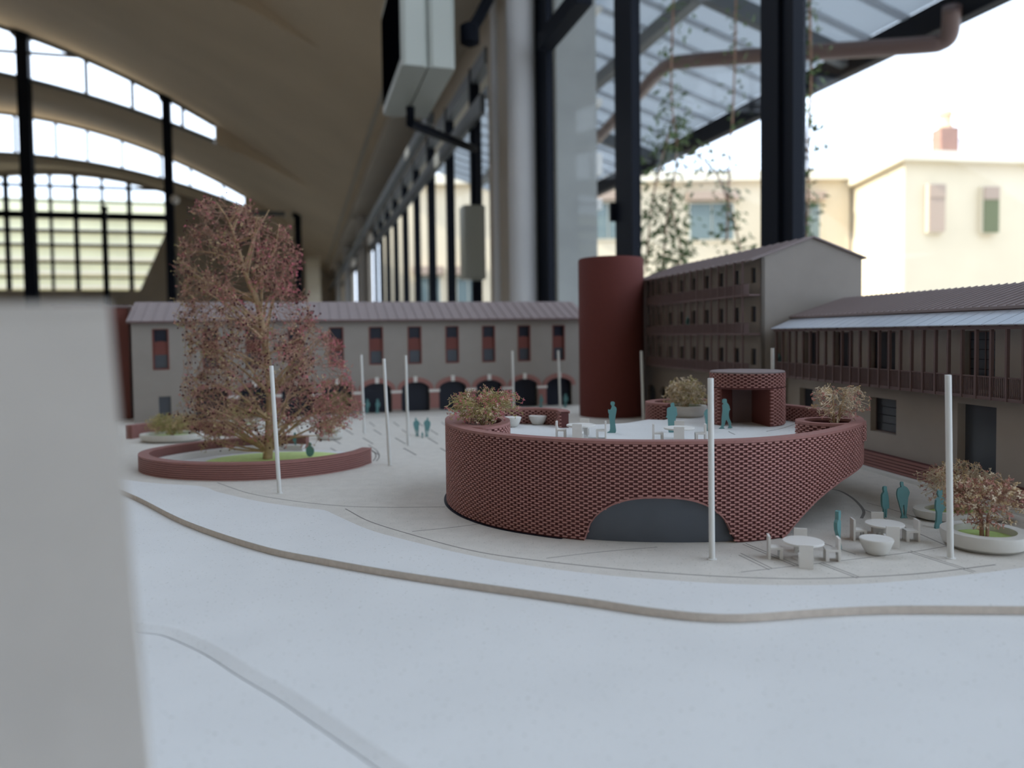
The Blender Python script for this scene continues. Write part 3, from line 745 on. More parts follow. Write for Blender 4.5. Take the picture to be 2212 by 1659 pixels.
# smooth backing wall
b = MB(); n = len(wp); vs = []; fs = []
for p, q in zip(wp, wi):
    zb = zb_wall(0, p)
    vs += [(p.x, p.y, zb), (p.x, p.y, ZT), (q.x, q.y, ZT), (q.x, q.y, zb)]
for i in range(n - 1):
    for k in range(4): fs.append((4 * i + k, 4 * i + 4 + k, 4 * i + 4 + (k + 1) % 4, 4 * i + (k + 1) % 4))
fs += [(0, 1, 2, 3), (4 * n - 1, 4 * n - 2, 4 * n - 3, 4 * n - 4)]
b.add(vs, fs); wall = b.build('brick_wall', BRICK_D, pav)
# smooth rim course
b = MB(); vs = []; fs = []
wo = offset(wp, -0.09); wii = offset(wp, 0.56)
for p, q in zip(wo, wii): vs += [(p.x, p.y, ZT - 0.11), (p.x, p.y, ZT + 0.03), (q.x, q.y, ZT + 0.03), (q.x, q.y, ZT - 0.11)]
for i in range(n - 1):
    for k in range(4): fs.append((4 * i + k, 4 * i + 4 + k, 4 * i + 4 + (k + 1) % 4, 4 * i + (k + 1) % 4))
fs += [(0, 1, 2, 3), (4 * n - 1, 4 * n - 2, 4 * n - 3, 4 * n - 4)]
b.add(vs, fs); b.build('rim', BRICK, pav)
# smooth soffit course along the arches
runs = []; cur = []
for i, p in enumerate(wp):
    if zb_wall(0, p) > 0.05 and p.y < 46: cur.append(i)
    elif cur: runs.append(cur); cur = []
for run in runs:
    run = [run[0] - 1] + run
    b = MB(); vs = []; fs = []
    for i in run:
        p = wo[i]; q = wii[i]; z = max(0.002, zb_wall(0, wp[i]))
        vs += [(p.x, p.y, z - 0.012), (p.x, p.y, z + 0.075), (wp[i].x, wp[i].y, z + 0.075), (q.x, q.y, z - 0.012)]
    for i in range(len(run) - 1):
        for k in range(4): fs.append((4 * i + k, 4 * i + 4 + k, 4 * i + 4 + (k + 1) % 4, 4 * i + (k + 1) % 4))
    b.add(vs, fs); b.build('arch_soffit', BRICK, pav)
# bricks: outer face all round, inner face above the terrace on the far side
bp = brick_points([(p.x, p.y) for p in wp], zb_wall, ZT - 0.11)
front = [q for q in bp if q[0].y < 46.5 or q[0].x > 8]
front.sort(key=lambda q: (q[0].x - 0) ** 2 + q[0].y ** 2 + (q[2] - CAM_H) ** 2 * 0.1)
proto = MB(); add_brick(proto, Vector((0, 0)), Vector((1, 0)), 0.0)
bm_ = proto.build('brick', BRICK_F, wall).data
o0 = bpy.data.objects['brick']; first = True
wo_ = Vector(wall['_o'])
for p, tg, z in front[:300]:
    o = o0 if first else o0.copy()
    if not first: COL.objects.link(o)
    first = False
    o.data = bm_; o.parent = wall; o.location = Vector((p.x * S, p.y * S, z * S)) - wo_; o.rotation_euler = (0, 0, math.atan2(tg.y, tg.x))
# the prototype mesh was built relative to the wall origin; recentre it
for v in bm_.vertices: v.co = v.co + wo_
b = MB()
for p, tg, z in front[300:]: add_brick(b, p, tg, z)
tag(b.build('brick_courses', BRICK_F, wall), kind='stuff')
ip = brick_points([(p.x, p.y) for p in wi], lambda s, p: ZF, ZT - 0.11)
b = MB()
for p, tg, z in ip:
    if p.y > 46: add_brick(b, p, tg, z, out=1)
tag(b.build('brick_courses', BRICK_F, wall), kind='stuff')
# terrace slab
fl = [(p.x, p.y) for p in offset(wp, 0.3)] + [(10.2, 51.5), (9.2, 51.9), (8.3, 50.9), (7.3, 49.9), (6.0, 49.5), (4.6, 49.4), (3.9, 49.0)]
MB().prism(fl, 2.9, ZF).build('terrace_slab', BOARD, pav)
for pts in ([(1655, 932), (1690, 925), (1722, 914), (1728, 908), (1722, 903)], [(1574, 932), (1577, 934), (1588, 939)]):
    groove(pts, 0.03, ZF, 'terrace_groove', pav)
# acrylic behind the front arch and inner glazing
gl = [p for p in offset(wp, 0.22) if 2.6 < p.x < 10.6 and p.y < 36]
MB().prism([(p.x, p.y) for p in gl] + [(p.x, p.y + 0.12) for p in reversed(gl)], 0.004, 2.5).build('arch_glass', GREYGLASS, pav)
MB().lathe([(1, 0.004), (1, 2.9)], (5.2, 43.0, 0), 48, 7.0, 6.4).build('inner_glazing', DARKGLASS, pav)
b = MB(); b.b2((7.75, 34.75, 0), (7.83, 34.83, 2.4)); b.build('glazing_bar', STEEL, pav)
# slot round the pavilion foot
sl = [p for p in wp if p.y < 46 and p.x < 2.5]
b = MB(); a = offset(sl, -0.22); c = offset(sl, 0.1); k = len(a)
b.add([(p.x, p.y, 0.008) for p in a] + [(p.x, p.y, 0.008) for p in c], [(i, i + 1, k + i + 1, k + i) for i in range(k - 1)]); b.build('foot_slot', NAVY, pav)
# planter rings curling in from the rim
def planter_ring(cx, cy, rx, ry, name):
    P = [(cx + rx * math.cos(2 * PI * i / 64), cy + ry * math.sin(2 * PI * i / 64)) for i in range(65)]
    w = 0.36
    b = MB(); b.lathe([(1, ZF - 0.02), (1, ZT), (1 - w / rx, ZT), (1 - w / rx, ZF - 0.02)], (cx, cy, 0), 64, rx, ry, closed=True)
    ring = b.build('planter_ring', BRICK_D, pav)
    b = MB(); b.lathe([(1 + 0.07 / rx, ZT - 0.11), (1 + 0.07 / rx, ZT + 0.035), (1 - (w + .04) / rx, ZT + 0.035), (1 - (w + .04) / rx, ZT - 0.11)], (cx, cy, 0), 64, rx, ry, closed=True); b.build('rim', BRICK, ring)
    b = MB()
    for p, tg, z in brick_points(P, lambda s, p: ZF, ZT - 0.11):
        if p.y < cy + 0.3 * ry: add_brick(b, p, tg, z, out=-1)
    tag(b.build('brick_courses', BRICK_F, ring), kind='stuff')
    b = MB(); b.lathe([(1 - w / rx, ZF), (1 - w / rx, ZT - 0.3)], (cx, cy, 0), 48, rx, ry); b.build('soil', SOIL, ring)
planter_ring(-1.72, 43.3, 1.5, 3.0, 'a')
planter_ring(17.1, 41.25, 1.72, 1.6, 'b')

# ------------------------------------------------------------------ kiosk on the terrace
KX, KY, KR, KT = 15.02, 49.1, 2.25, 6.95
ks = thing('brick_kiosk', 'round brick stair kiosk with a square doorway on the terrace', 'kiosk', (KX, KY, ZF))
a0 = math.atan2(-math.sqrt(KR ** 2 - 1.95 ** 2), -1.95); a1 = math.atan2(-math.sqrt(KR ** 2 - 0.78 ** 2), 0.78)
arc = [(KX + KR * math.cos(a1 + (a0 + 2 * PI - a1) * i / 48), KY + KR * math.sin(a1 + (a0 + 2 * PI - a1) * i / 48)) for i in range(49)]
niche = [(KX - 0.85, KY + 0.4), (KX + 0.42, KY + 0.4)]
MB().prism(arc + niche, ZF + 0.001, ZF + 2.3).build('drum', BRONZE, ks)
full = [(KX + KR * math.cos(2 * PI * i / 64 - PI), KY + KR * math.sin(2 * PI * i / 64 - PI)) for i in range(65)]
MB().prism(full[:-1], ZF + 2.3, KT - 0.06).build('lintel_drum', BRICK_D, ks)
MB().lathe([(KR + 0.05, KT - 0.08), (KR + 0.05, KT), (KR - 0.02, KT + 0.03)], (KX, KY, 0), 64).build('roof_disc', ROOF_M, ks)
b = MB()
for p, tg, z in brick_points(full, lambda s, p: ZF + 2.34, KT - 0.08): add_brick(b, p, tg, z)
for p, tg, z in brick_points(arc, lambda s, p: ZF, ZF + 2.33):
    if p.y < KY + 1.2: add_brick(b, p, tg, z)
tag(b.build('brick_courses', BRICK_F, ks), kind='stuff')
MB().b2((KX - 0.84, KY + 0.34, ZF), (KX + 0.41, KY + 0.39, ZF + 2.2)).build('door', TIMBER, ks)

# ------------------------------------------------------------------ tower
tw = thing('red_tower', 'tall plain dark red cylindrical tower behind the terrace', 'tower', (11.45, 88.4, 0))
MB().lathe([(3.72, 0), (3.72, 17.75), (3.6, 17.95)], (11.45, 88.4, 0), 72).build('shaft', TOWER_M, tw)
MB().lathe([(3.3, 17.95), (3.3, 18.0)], (11.45, 88.4, 0), 48).build('roof_plate', TOWER_M, tw)
for o in tw.children: smooth_angle(o)

# ------------------------------------------------------------------ arcaded building at the back
fr = frame(at(290, 914), at(1245, 875)); LB = 54.5
bk = thing('arcade_building', 'long two-storey building with a brick arcade at the back', 'building', tuple(fr(27, 0, 0)))
wc = [3.0, 8.3, 13.0, 17.75] + [22.5 + 4.74 * i for i in range(7)]
def on_b(m0): return lambda t, z, d: m0(t, d, z)
holes = []
WW, ZW0, ZW1 = 0.86, 5.95, 10.6
def arch_pts(c, hw, zs, rise, k=14, z0=0.02): return [(c - hw, z0), (c + hw, z0)] + [(c + hw * math.cos(PI * i / k), zs + rise * math.sin(PI * i / k)) for i in range(k + 1)]
for c in wc: holes.append(rect(c - WW, c + WW, ZW0, ZW1))
for c in wc[1:]: holes.append(arch_pts(c, 1.78, 2.75, 0.95))
holes.append(rect(2.6, 3.9, 0.5, 2.9))
MB().plate(on_b(fr), rect(0, LB, 0, 11.5), holes, 0.0, 0.35).build('front_wall', PARCH, bk)
b = MB(); b.fbox(fr, 0, LB, 1.6, 9.5, 0, 11.45); b.build('rear_body', PARCH2, bk)
for t in (0, LB - 0.35): MB().fbox(fr, t, t + 0.35, 0.36, 1.6, 0, 11.45).build('end_wall', PARCH, bk)
MB().fbox(fr, 0.35, LB - 0.35, 0.36, 1.6, 4.6, 4.9).build('floor_slab', PARCH2, bk)
for c in wc:
    w = MB(); w.plate(on_b(fr), rect(c - WW, c + WW, ZW0, ZW1), [rect(c - WW + 0.16, c + WW - 0.16, ZW0 + 0.16, ZW1 - 0.1)], -0.04, 0.3); w = w.build('window', BRONZE, bk)
    MB().fbox(fr, c - WW + 0.16, c + WW - 0.16, 0.2, 0.25, ZW0 + 0.16, 7.65).build('lower_pane', GREYGLASS, w)
    MB().fbox(fr, c - WW + 0.16, c + WW - 0.16, 0.25, 0.3, 9.1, ZW1 - 0.1).build('upper_pane', NAVY, w)
    k = [(c - WW + 0.16, 7.65), (c + WW - 0.16, 7.65)] + [(c + (WW - 0.16) * math.cos(PI * i / 8), 8.95 + 0.25 * math.sin(PI * i / 8)) for i in range(9)]
    MB().plate(on_b(fr), k, [], 0.14, 0.24).build('brick_panel', BRONZE, w)
MB().fbox(fr, 2.6, 3.9, 0.25, 0.32, 0.5, 2.9).build('small_pane', GREYGLASS, bk)
for i, c in enumerate(wc[1:]):
    o = [(c - 2.28, 2.72), (c - 1.78, 2.72)] + [(c - 1.78 * math.cos(PI * i2 / 14), 2.75 + 0.95 * math.sin(PI * i2 / 14)) for i2 in range(1, 14)] + [(c + 1.78, 2.72), (c + 2.28, 2.72)] + [(c + 2.28 * math.cos(PI * i2 / 14), 2.78 + 1.5 * math.sin(PI * i2 / 14)) for i2 in range(1, 14)]
    a = MB(); a.plate(on_b(fr), o, [], -0.09, 0.3); a = a.build('arch', BRICK, bk)
    MB().fbox(fr, c - 0.22, c + 0.22, -0.16, 0.0, 3.68, 4.4).build('keystone', WHITE, a)
    MB().fbox(fr, c - 1.76, c + 1.76, 0.8, 0.9, 0.02, 4.0).build('arch_pane', NAVY, bk)
    if i < len(wc) - 2:
        pc = (c + wc[i + 2]) / 2; hw = (wc[i + 2] - c) / 2 - 1.8
        p = MB().fbox(fr, pc - hw, pc + hw, -0.1, 0.34, 0.35, 2.4).build('pier', BRICK, bk)
        MB().fbox(fr, pc - hw - 0.1, pc + hw + 0.1, -0.16, 0.34, 2.4, 2.72).build('impost', WHITE, p)
        MB().fbox(fr, pc - hw - 0.06, pc + hw + 0.06, -0.14, 0.34, 0.0, 0.35).build('plinth', PARCH, p)
def roof_plane(fr, t0, t1, n0, z0, n1, z1, th, name, m, par):
    b = MB(); b.hexa([fr(t0, n0, z0), fr(t1, n0, z0), fr(t1, n1, z1), fr(t0, n1, z1), fr(t0, n0, z0 + th), fr(t1, n0, z0 + th), fr(t1, n1, z1 + th), fr(t0, n1, z1 + th)]); return b.build(name, m, par)
r = roof_plane(fr, -0.4, LB + 0.3, -0.7, 11.3, 5.0, 13.7, 0.16, 'roof', ROOF_M, bk)
roof_plane(fr, -0.4, LB + 0.3, 9.9, 11.5, 5.0, 13.7, 0.16, 'roof', ROOF_M, bk)
def seams(fr, t0, t1, step, n0, z0, n1, z1, par, w=0.05, h=0.09):
    t = t0
    while t < t1:
        b = MB(); b.hexa([fr(t, n0, z0), fr(t + w, n0, z0), fr(t + w, n1, z1), fr(t, n1, z1), fr(t, n0, z0 + h), fr(t + w, n0, z0 + h), fr(t + w, n1, z1 + h), fr(t, n1, z1 + h)])
        b.build('seam', ROOF_M, par); t += step
seams(fr, 0, LB, 1.15, -0.7, 11.46, 5.0, 13.86, r)
MB().fbox(fr, -0.4, LB + 0.3, -0.78, -0.66, 11.24, 11.48).build('gutter', TIMBER, bk)
# red block just beyond its end
t = thing('red_block', 'red-brown block beside the left end of the arcade building', 'building', tuple(fr(-3, 6, 0)))
MB().fbox(fr, -9, -1.2, 5, 12, 0, 13.2).build('body', BRONZE, t); MB().fbox(fr, -9.2, -1.0, 4.8, 12.2, 13.2, 13.5).build('roof', ROOF_M, t)

# ------------------------------------------------------------------ tall gabled building
frT = frame((15.2, 91.85), (20.8, 64.0)); LT = 28.4
tb = thing('gabled_building', 'tall gabled building with balconies on the long side', 'building', tuple(frT(LT / 2, 4, 0)))
ZE, ZR, DT = 15.6, 17.25, 9.3
bays = [LT - 1.35 - 2.95 * i for i in range(9)]
holes = []
for c in bays:
    for z0, z1 in ((13.55, 14.85), (10.25, 11.6), (6.6, 8.0)): holes.append(rect(c - 0.42, c + 0.42, z0, z1))
for i in range(6): holes.append(arch_pts(LT - 6.5 - 3.6 * i, 1.2, 2.6, 0.9))
MB().plate(on_b(frT), rect(0, LT, 0, ZE), holes, 0.0, 0.3).build('front_wall', PARCH2, tb)
MB().fbox(frT, 0, LT - 0.32, 0.75, DT, 0, ZE - 0.05).build('rear_body', NAVY, tb)
gp = [(0, 0), (DT, 0), (DT, ZE), (DT / 2, ZR), (0, ZE)]
MB().plate(lambda a, c, d: frT(LT - 0.3 + d, a, c), gp, [], 0.3, 0.0).build('gable_wall', PARCH, tb)
for c in bays:
    for z0, z1 in ((13.55, 14.85), (10.25, 11.6), (6.6, 8.0)):
        MB().fbox(frT, c - 0.42, c + 0.42, 0.18, 0.24, z0, z1).build('window_pane', DARKGLASS, tb)
r = roof_plane(frT, 0.6, LT + 0.25, -1.0, ZE - 0.35 + 0.02, DT / 2, ZR, 0.14, 'roof', ROOF_M, tb)
seams(frT, 0.8, LT, 1.4, -1.0, ZE - 0.19, DT / 2, ZR + 0.13, r)
roof_plane(frT, -0.3, LT + 0.25, DT + 0.3, ZE - 0.1, DT / 2, ZR, 0.14, 'roof', ROOF_M, tb)
for z in (12.4, 9.15, 5.75):
    s_ = MB().fbox(frT, 5.0, LT - 0.1, -1.1, 0.0, z, z + 0.16).build('balcony_slab', TIMBER, tb)
    MB().fbox(frT, 5.0, LT - 0.1, -1.1, -1.04, z + 1.0, z + 1.06).build('hand_rail', TIMBER, s_)
    b = MB(); t = 5.0
    while t < LT - 0.2: b.fbox(frT, t, t + 0.05, -1.09, -1.05, z + 0.16, z + 1.0); t += 0.13
    tag(b.build('balusters', TIMBER, s_), kind='stuff')
t = 5.0
while t < LT:
    MB().fbox(frT, t, t + 0.13, -1.14, -1.0, 5.75, ZE - 0.2).build('post', TIMBER, tb); t += 1.475
# ------------------------------------------------------------------ balcony wing on the right
frW = frame((22.86, 63.85), (27.6, 30.1)); LW = 31.5
wg = thing('balcony_wing', 'low wing with timber balcony and glass canopy with sky reflection painted pale blue', 'building', tuple(frW(18, 4, 0)))
def tW(x, y=740, n=0.0): return on_wall(frW, x, y, n)[0]
holes = []; ups = [(tW(1652), tW(1704)), (tW(1736), tW(1766)), (tW(1800), tW(1843)), (tW(1876), tW(1934)), (tW(2080), tW(2150)), (tW(2235), tW(2300))]
lows = [(tW(1727, 860), tW(1756, 860), 2.6, 4.9), (tW(1880, 900), tW(1936, 900), 2.6, 4.9), (tW(2068, 950), tW(2152, 950), 1.35, 5.2)]
for a, c in ups: holes.append(rect(a, c, 6.05, 9.35))
for a, c, z0, z1 in lows: holes.append(rect(a, c, z0, z1))
MB().plate(on_b(frW), rect(0, LW, 0, 10.0), holes, 0.0, 0.7).build('front_wall', PARCH3, wg)
MB().fbox(frW, 0, LW - 0.31, 1.3, 9, 0, 9.9).build('rear_body', PARCH2, wg)
MB().fbox(frW, 0, LW - 0.31, 0.7, 1.3, 5.4, 5.7).build('floor_slab', PARCH2, wg)
for i, (a, c) in enumerate(ups):
    w = MB(); m = (a + c) / 2; w.plate(on_b(frW), rect(a, c, 6.05, 9.35), [rect(a + 0.08, m - 0.04, 6.15, 9.27), rect(m + 0.04, c - 0.08, 6.15, 9.27)], 0.42, 0.52); w = w.build('window', TIMBER, wg)
    MB().fbox(frW, a + 0.05, c - 0.05, 0.46, 0.5, 6.1, 9.3).build('pane', GREYGLASS if i > 3 else DARKGLASS, w)
    for z in (6.65, 7.2, 7.75, 8.3, 8.85): MB().fbox(frW, a + 0.08, c - 0.08, 0.43, 0.47, z - 0.02, z + 0.02).build('glazing_bar', STEEL, w)
for i, (a, c, z0, z1) in enumerate(lows):
    if i < 2:
        w = MB(); w.plate(on_b(frW), rect(a, c, z0, z1), [rect(a + 0.06, c - 0.06, z0 + 0.06, z1 - 0.06)], 0.42, 0.5); w = w.build('window', TIMBER, wg)
        MB().fbox(frW, a + 0.06, c - 0.06, 0.45, 0.48, z0, z1).build('pane', DARKGLASS, w)
        for z in (3.2, 3.75, 4.3): MB().fbox(frW, a + 0.06, c - 0.06, 0.42, 0.46, z - 0.02, z + 0.02).build('glazing_bar', STEEL, w)
    else:
        MB().fbox(frW, a, c, 0.5, 0.56, z0, z1).build('door', GREYGLASS, wg)
sl_ = MB().fbox(frW, 0.5, LW, -1.25, 0.0, 5.72, 5.9).build('balcony_slab', TIMBER, wg)
MB().fbox(frW, 0.5, LW, -1.25, -1.16, 6.9, 6.97).build('hand_rail', TIMBER, sl_)
b = MB(); t = 0.6
while t < LW: b.fbox(frW, t, t + 0.045, -1.23, -1.18, 5.9, 6.9); t += 0.125
tag(b.build('balusters', TIMBER, sl_), kind='stuff')
t = 0.5
while t < LW:
    MB().fbox(frW, t, t + 0.13, -1.3, -1.12, 5.72, 9.5).build('post', TIMBER, wg); t += 1.06
MB().fbox(frW, 0.3, LW, -1.35, -1.1, 9.42, 9.6).build('eave_beam', TIMBER, wg)
cn = MB(); t = 0.3
while t < LW:
    cn.hexa([frW(t, -1.55, 9.55), frW(t + 0.06, -1.55, 9.55), frW(t + 0.06, 0.25, 10.3), frW(t, 0.25, 10.3), frW(t, -1.55, 9.63), frW(t + 0.06, -1.55, 9.63), frW(t + 0.06, 0.25, 10.38), frW(t, 0.25, 10.38)]); t += 1.06
cn.fbox(frW, 0.3, LW, 0.05, 0.25, 10.1, 10.36)
cn = cn.build('canopy_frame', TIMBER, wg)
t = 0.35
while t < LW - 1.0:
    b = MB(); b.hexa([frW(t, -1.62, 9.64), frW(t + 1.0, -1.62, 9.64), frW(t + 1.0, 0.25, 10.40), frW(t, 0.25, 10.40), frW(t, -1.62, 9.69), frW(t + 1.0, -1.62, 9.69), frW(t + 1.0, 0.25, 10.45), frW(t, 0.25, 10.45)])
    b.build('glass_panel', CANOPY_G, cn); t += 1.06
r = roof_plane(frW, 0.0, LW, 0.15, 10.5, 5.0, 12.0, 0.16, 'roof', ROOF_M, wg)
roof_plane(frW, 0.0, LW, 9.6, 10.3, 5.0, 12.0, 0.16, 'roof', ROOF_M, wg)
MB().fbox(frW, 0.0, LW, 0.26, 0.5, 9.95, 10.62).build('fascia', TIMBER, wg)
seams(frW, 0.3, LW, 0.62, 0.15, 10.66, 5.0, 12.16, r, 0.06, 0.07)
MB().plate(lambda a, c, d: frW(LW - 0.3 + d, a, c), [(0.71, 0), (8.95, 0), (8.95, 9.9), (8.95, 10.2), (5.0, 11.95), (0.71, 10.6)], [], 0.3, 0.01).build('end_wall', PARCH3, wg)
# brick plinth and kerb
pl_ = MB().fbox(frW, 4.1, LW, -0.35, -0.02, 0.0, 1.25).build('plinth', BRICK_D, wg)
for k in range(6): MB().fbox(frW, 4.1, LW, -0.43, -0.34, 0.04 + k * 0.205, 0.19 + k * 0.205).build('brick_course', BRICK, pl_)
MB().fbox(frW, 4.1, LW, -0.9, -0.44, 0.0, 0.22).build('kerb', CREAMP, wg)
for k in range(3): MB().fbox(frW, 8.3 + k * 0.1, 10.7, -2.3 - 0.35 * k, -0.9, 0.0, 0.34 - k * 0.1).build('step', CREAMP, wg)

# ------------------------------------------------------------------ white block in the near corner
t = thing('white_block', 'big blurred white block standing close at the left edge', 'block', (-9, 9.5, -0.27))
a = atY(236, 655, 9.5); c = atY(327, 1659, 9.5)
k = (c.x - a.x) / (c.z - a.z); bx_ = c.x + k * (-0.265 - c.z)
b = MB(); b.hexa([(-14, 9.5, -0.265), (bx_, 9.5, -0.265), (bx_ * 1.45, 13.5, -0.265), (-14, 13.5, -0.265), (-14, 9.5, a.z), (a.x, 9.5, a.z), (a.x * 1.45, 13.5, a.z), (-14, 13.5, a.z)])
b.build('body', BLOCK_M, t)
MB().prism([(-14.1, 9.4), (a.x + 0.03, 9.45), (a.x * 1.45, 13.6), (-14.1, 13.6)], a.z - 0.1, a.z + 0.012).build('coping', BLOCK_M, t)

# ------------------------------------------------------------------ tree garden with brick ring
ring = thing('tree_garden', 'low curved brick wall ring with lawn under the tall tree', 'garden', (-19, 57.5, 0))
RP = [(-17.3, 65.0), (-20, 65.2), (-23.5, 63.8), (-26.4, 61.0), (-27.7, 57.6), (-26.6, 54.4), (-23.6, 51.9), (-20, 50.8), (-16.4, 50.9), (-13.3, 52.5), (-11.3, 55.0), (-10.6, 57.3)]
rp = spline(RP, 8); ri = offset(rp, 0.75)
NCO = 8
for kk in range(NCO):
    z0 = 1.15 * kk / NCO; z1 = 1.15 * (kk + 1) / NCO - (0.042 if kk < NCO - 1 else 0); d = 0.0
    b = MB(); vs = []; fs = []; n = len(rp)
    for p, q in zip(rp, ri): vs += [(p.x, p.y, z0 - 0.002), (p.x, p.y, z1), (q.x, q.y, z1), (q.x, q.y, z0 - 0.002)]
    for i in range(n - 1):
        for k in range(4): fs.append((4 * i + k, 4 * i + 4 + k, 4 * i + 4 + (k + 1) % 4, 4 * i + (k + 1) % 4))
    fs += [(0, 1, 2, 3), (4 * n - 1, 4 * n - 2, 4 * n - 3, 4 * n - 4)]
    b.add(vs, fs); b.build('brick_course', BRICK, ring)
ro2 = offset(rp, 0.09); ri2 = offset(rp, 0.66)
b = MB(); vs = []; fs = []
for p, q in zip(ro2, ri2): vs += [(p.x, p.y, 0.0), (p.x, p.y, 1.1), (q.x, q.y, 1.1), (q.x, q.y, 0.0)]
for i in range(n - 1):
    for k in range(4): fs.append((4 * i + k, 4 * i + 4 + k, 4 * i + 4 + (k + 1) % 4, 4 * i + (k + 1) % 4))
b.add(vs, fs); b.build('joint_core', BRICK_D, ring)
# white bench following the inside of the back half
bi0 = offset(rp[:38], 0.8); bi1 = offset(rp[:38], 1.6)
b = MB(); vs = []; fs = []; n = len(bi0)
for p, q in zip(bi0, bi1): vs += [(p.x, p.y, 0.05), (p.x, p.y, 0.5), (q.x, q.y, 0.5), (q.x, q.y, 0.05)]
for i in range(n - 1):
    for k in range(4): fs.append((4 * i + k, 4 * i + 4 + k, 4 * i + 4 + (k + 1) % 4, 4 * i + (k + 1) % 4))
fs += [(0, 1, 2, 3), (4 * n - 1, 4 * n - 2, 4 * n - 3, 4 * n - 4)]
b.add(vs, fs); b.build('bench', WHITE, ring)
MB().lathe([(1, 0.0), (1, 0.05)], (-18.6, 57.8, 0), 48, 7.6, 6.2).build('floor_disc', BOARD, ring)
MB().lathe([(1, 0.05), (1, 0.13)], (-18.0, 58.4, 0), 40, 5.4, 4.1).build('lawn', GRASS, ring)

# ------------------------------------------------------------------ dried-plant trees and shrubs
def star(b, p, r, rnd, arms=4):
    for k in range(arms):
        d = Vector((rnd.gauss(0, 1), rnd.gauss(0, 1), rnd.gauss(0, 1)));
        if d.length < 1e-4: continue
        d.normalize(); e = d.orthogonal().normalized() * (r * 0.19); g = d.cross(e)
        m = p + d * r * 0.55; q = p + d * r
        b.add([p, m + e, m - e * 0.5 + g, m - e * 0.5 - g, q], [(0, 1, 2), (0, 2, 3), (0, 3, 1), (4, 2, 1), (4, 3, 2), (4, 1, 3)])
def bead(b, p, r):
    b.add([p + Vector(v) * r for v in ((1, 0, 0), (-1, 0, 0), (0, 1, 0), (0, -1, 0), (0, 0, 1), (0, 0, -1))],
          [(0, 2, 4), (2, 1, 4), (1, 3, 4), (3, 0, 4), (2, 0, 5), (1, 2, 5), (3, 1, 5), (0, 3, 5)])
def interp(tab, x):
    if x <= tab[0][0]: return tab[0][1:]
    for a, c in zip(tab, tab[1:]):
        if a[0] <= x <= c[0]:
            f = (x - a[0]) / (c[0] - a[0]); return tuple(a[i] + (c[i] - a[i]) * f for i in range(1, len(a)))
    return tab[-1][1:]
# the tall tree
rnd = random.Random(21)
TB = at(578, 992, 0.1); YT = TB.y
tree = thing('dried_tree', 'tall airy tree of dried pink blossom rising from the garden lawn', 'tree', tuple(TB))
PXM = FPX / YT
def tp(x, y, dy=0.0): return atY(x, y, YT + dy)
trunk = spline([tp(578, 991), tp(582, 930), tp(584, 870), tp(580, 800), tp(568, 715), tp(556, 655), tp(530, 590), tp(512, 530), tp(495, 480), tp(468, 438)], 8)
b = MB(); n = len(trunk); b.tube(trunk, [0.34 * (1 - i / n) ** 0.8 + 0.04 for i in range(n)], 8); b.build('trunk', TWIG, tree, smooth=True)
tab = [(428, 448, 470), (440, 425, 545), (455, 408, 590), (475, 398, 606), (500, 388, 628), (550, 384, 640), (600, 379, 648), (650, 392, 662), (700, 388, 705), (750, 388, 738), (800, 384, 752), (850, 380, 770), (900, 384, 772), (930, 400, 735), (955, 440, 700)]
tr2 = [(p, (CY - FPX * (p - EYE).dot(cU) / (p - EYE).dot(cF))) for p in trunk]
brs = []; bb = MB(); tw_ = MB()
for i in range(64):
    y = rnd.uniform(440, 945); xl, xr = interp(tab, y)
    x = rnd.choice((xl + rnd.random() ** 1.4 * (xr - xl) * 0.4, xr - rnd.random() ** 1.4 * (xr - xl) * 0.4)); hw = (xr - xl) / 2 / PXM
    f = min(1, abs(x - (xl + xr) / 2) / ((xr - xl) / 2)); dep = rnd.uniform(-1, 1) * hw * 0.85 * math.sqrt(max(0.05, 1 - f * f))
    end = tp(x, y, dep)
    ys = min(975, y + rnd.uniform(30, 150)); st = min(tr2, key=lambda q: abs(q[1] - ys))[0]
    mid = st.lerp(end, 0.5) + Vector((rnd.gauss(0, 0.3), rnd.gauss(0, 0.3), rnd.gauss(0.2, 0.4)))
    pts = spline([st, mid, end], 6); brs.append(pts); m = len(pts)
    bb.tube(pts, [0.10 * (1 - k / m) + 0.02 for k in range(m)], 4)
bb.build('branches', TWIG, tree)
allp = [p for br in brs for p in br[3:]] + [q[0] for q in tr2[26:]]
parts = {k: MB() for k in ('pink', 'rust', 'tan', 'olive', 'bud')}
N = 0
from mathutils import noise as mnoise
def nz(x, y, sc, o=0.0): return mnoise.noise(Vector((x / sc + o, y / sc, o * 1.7)))
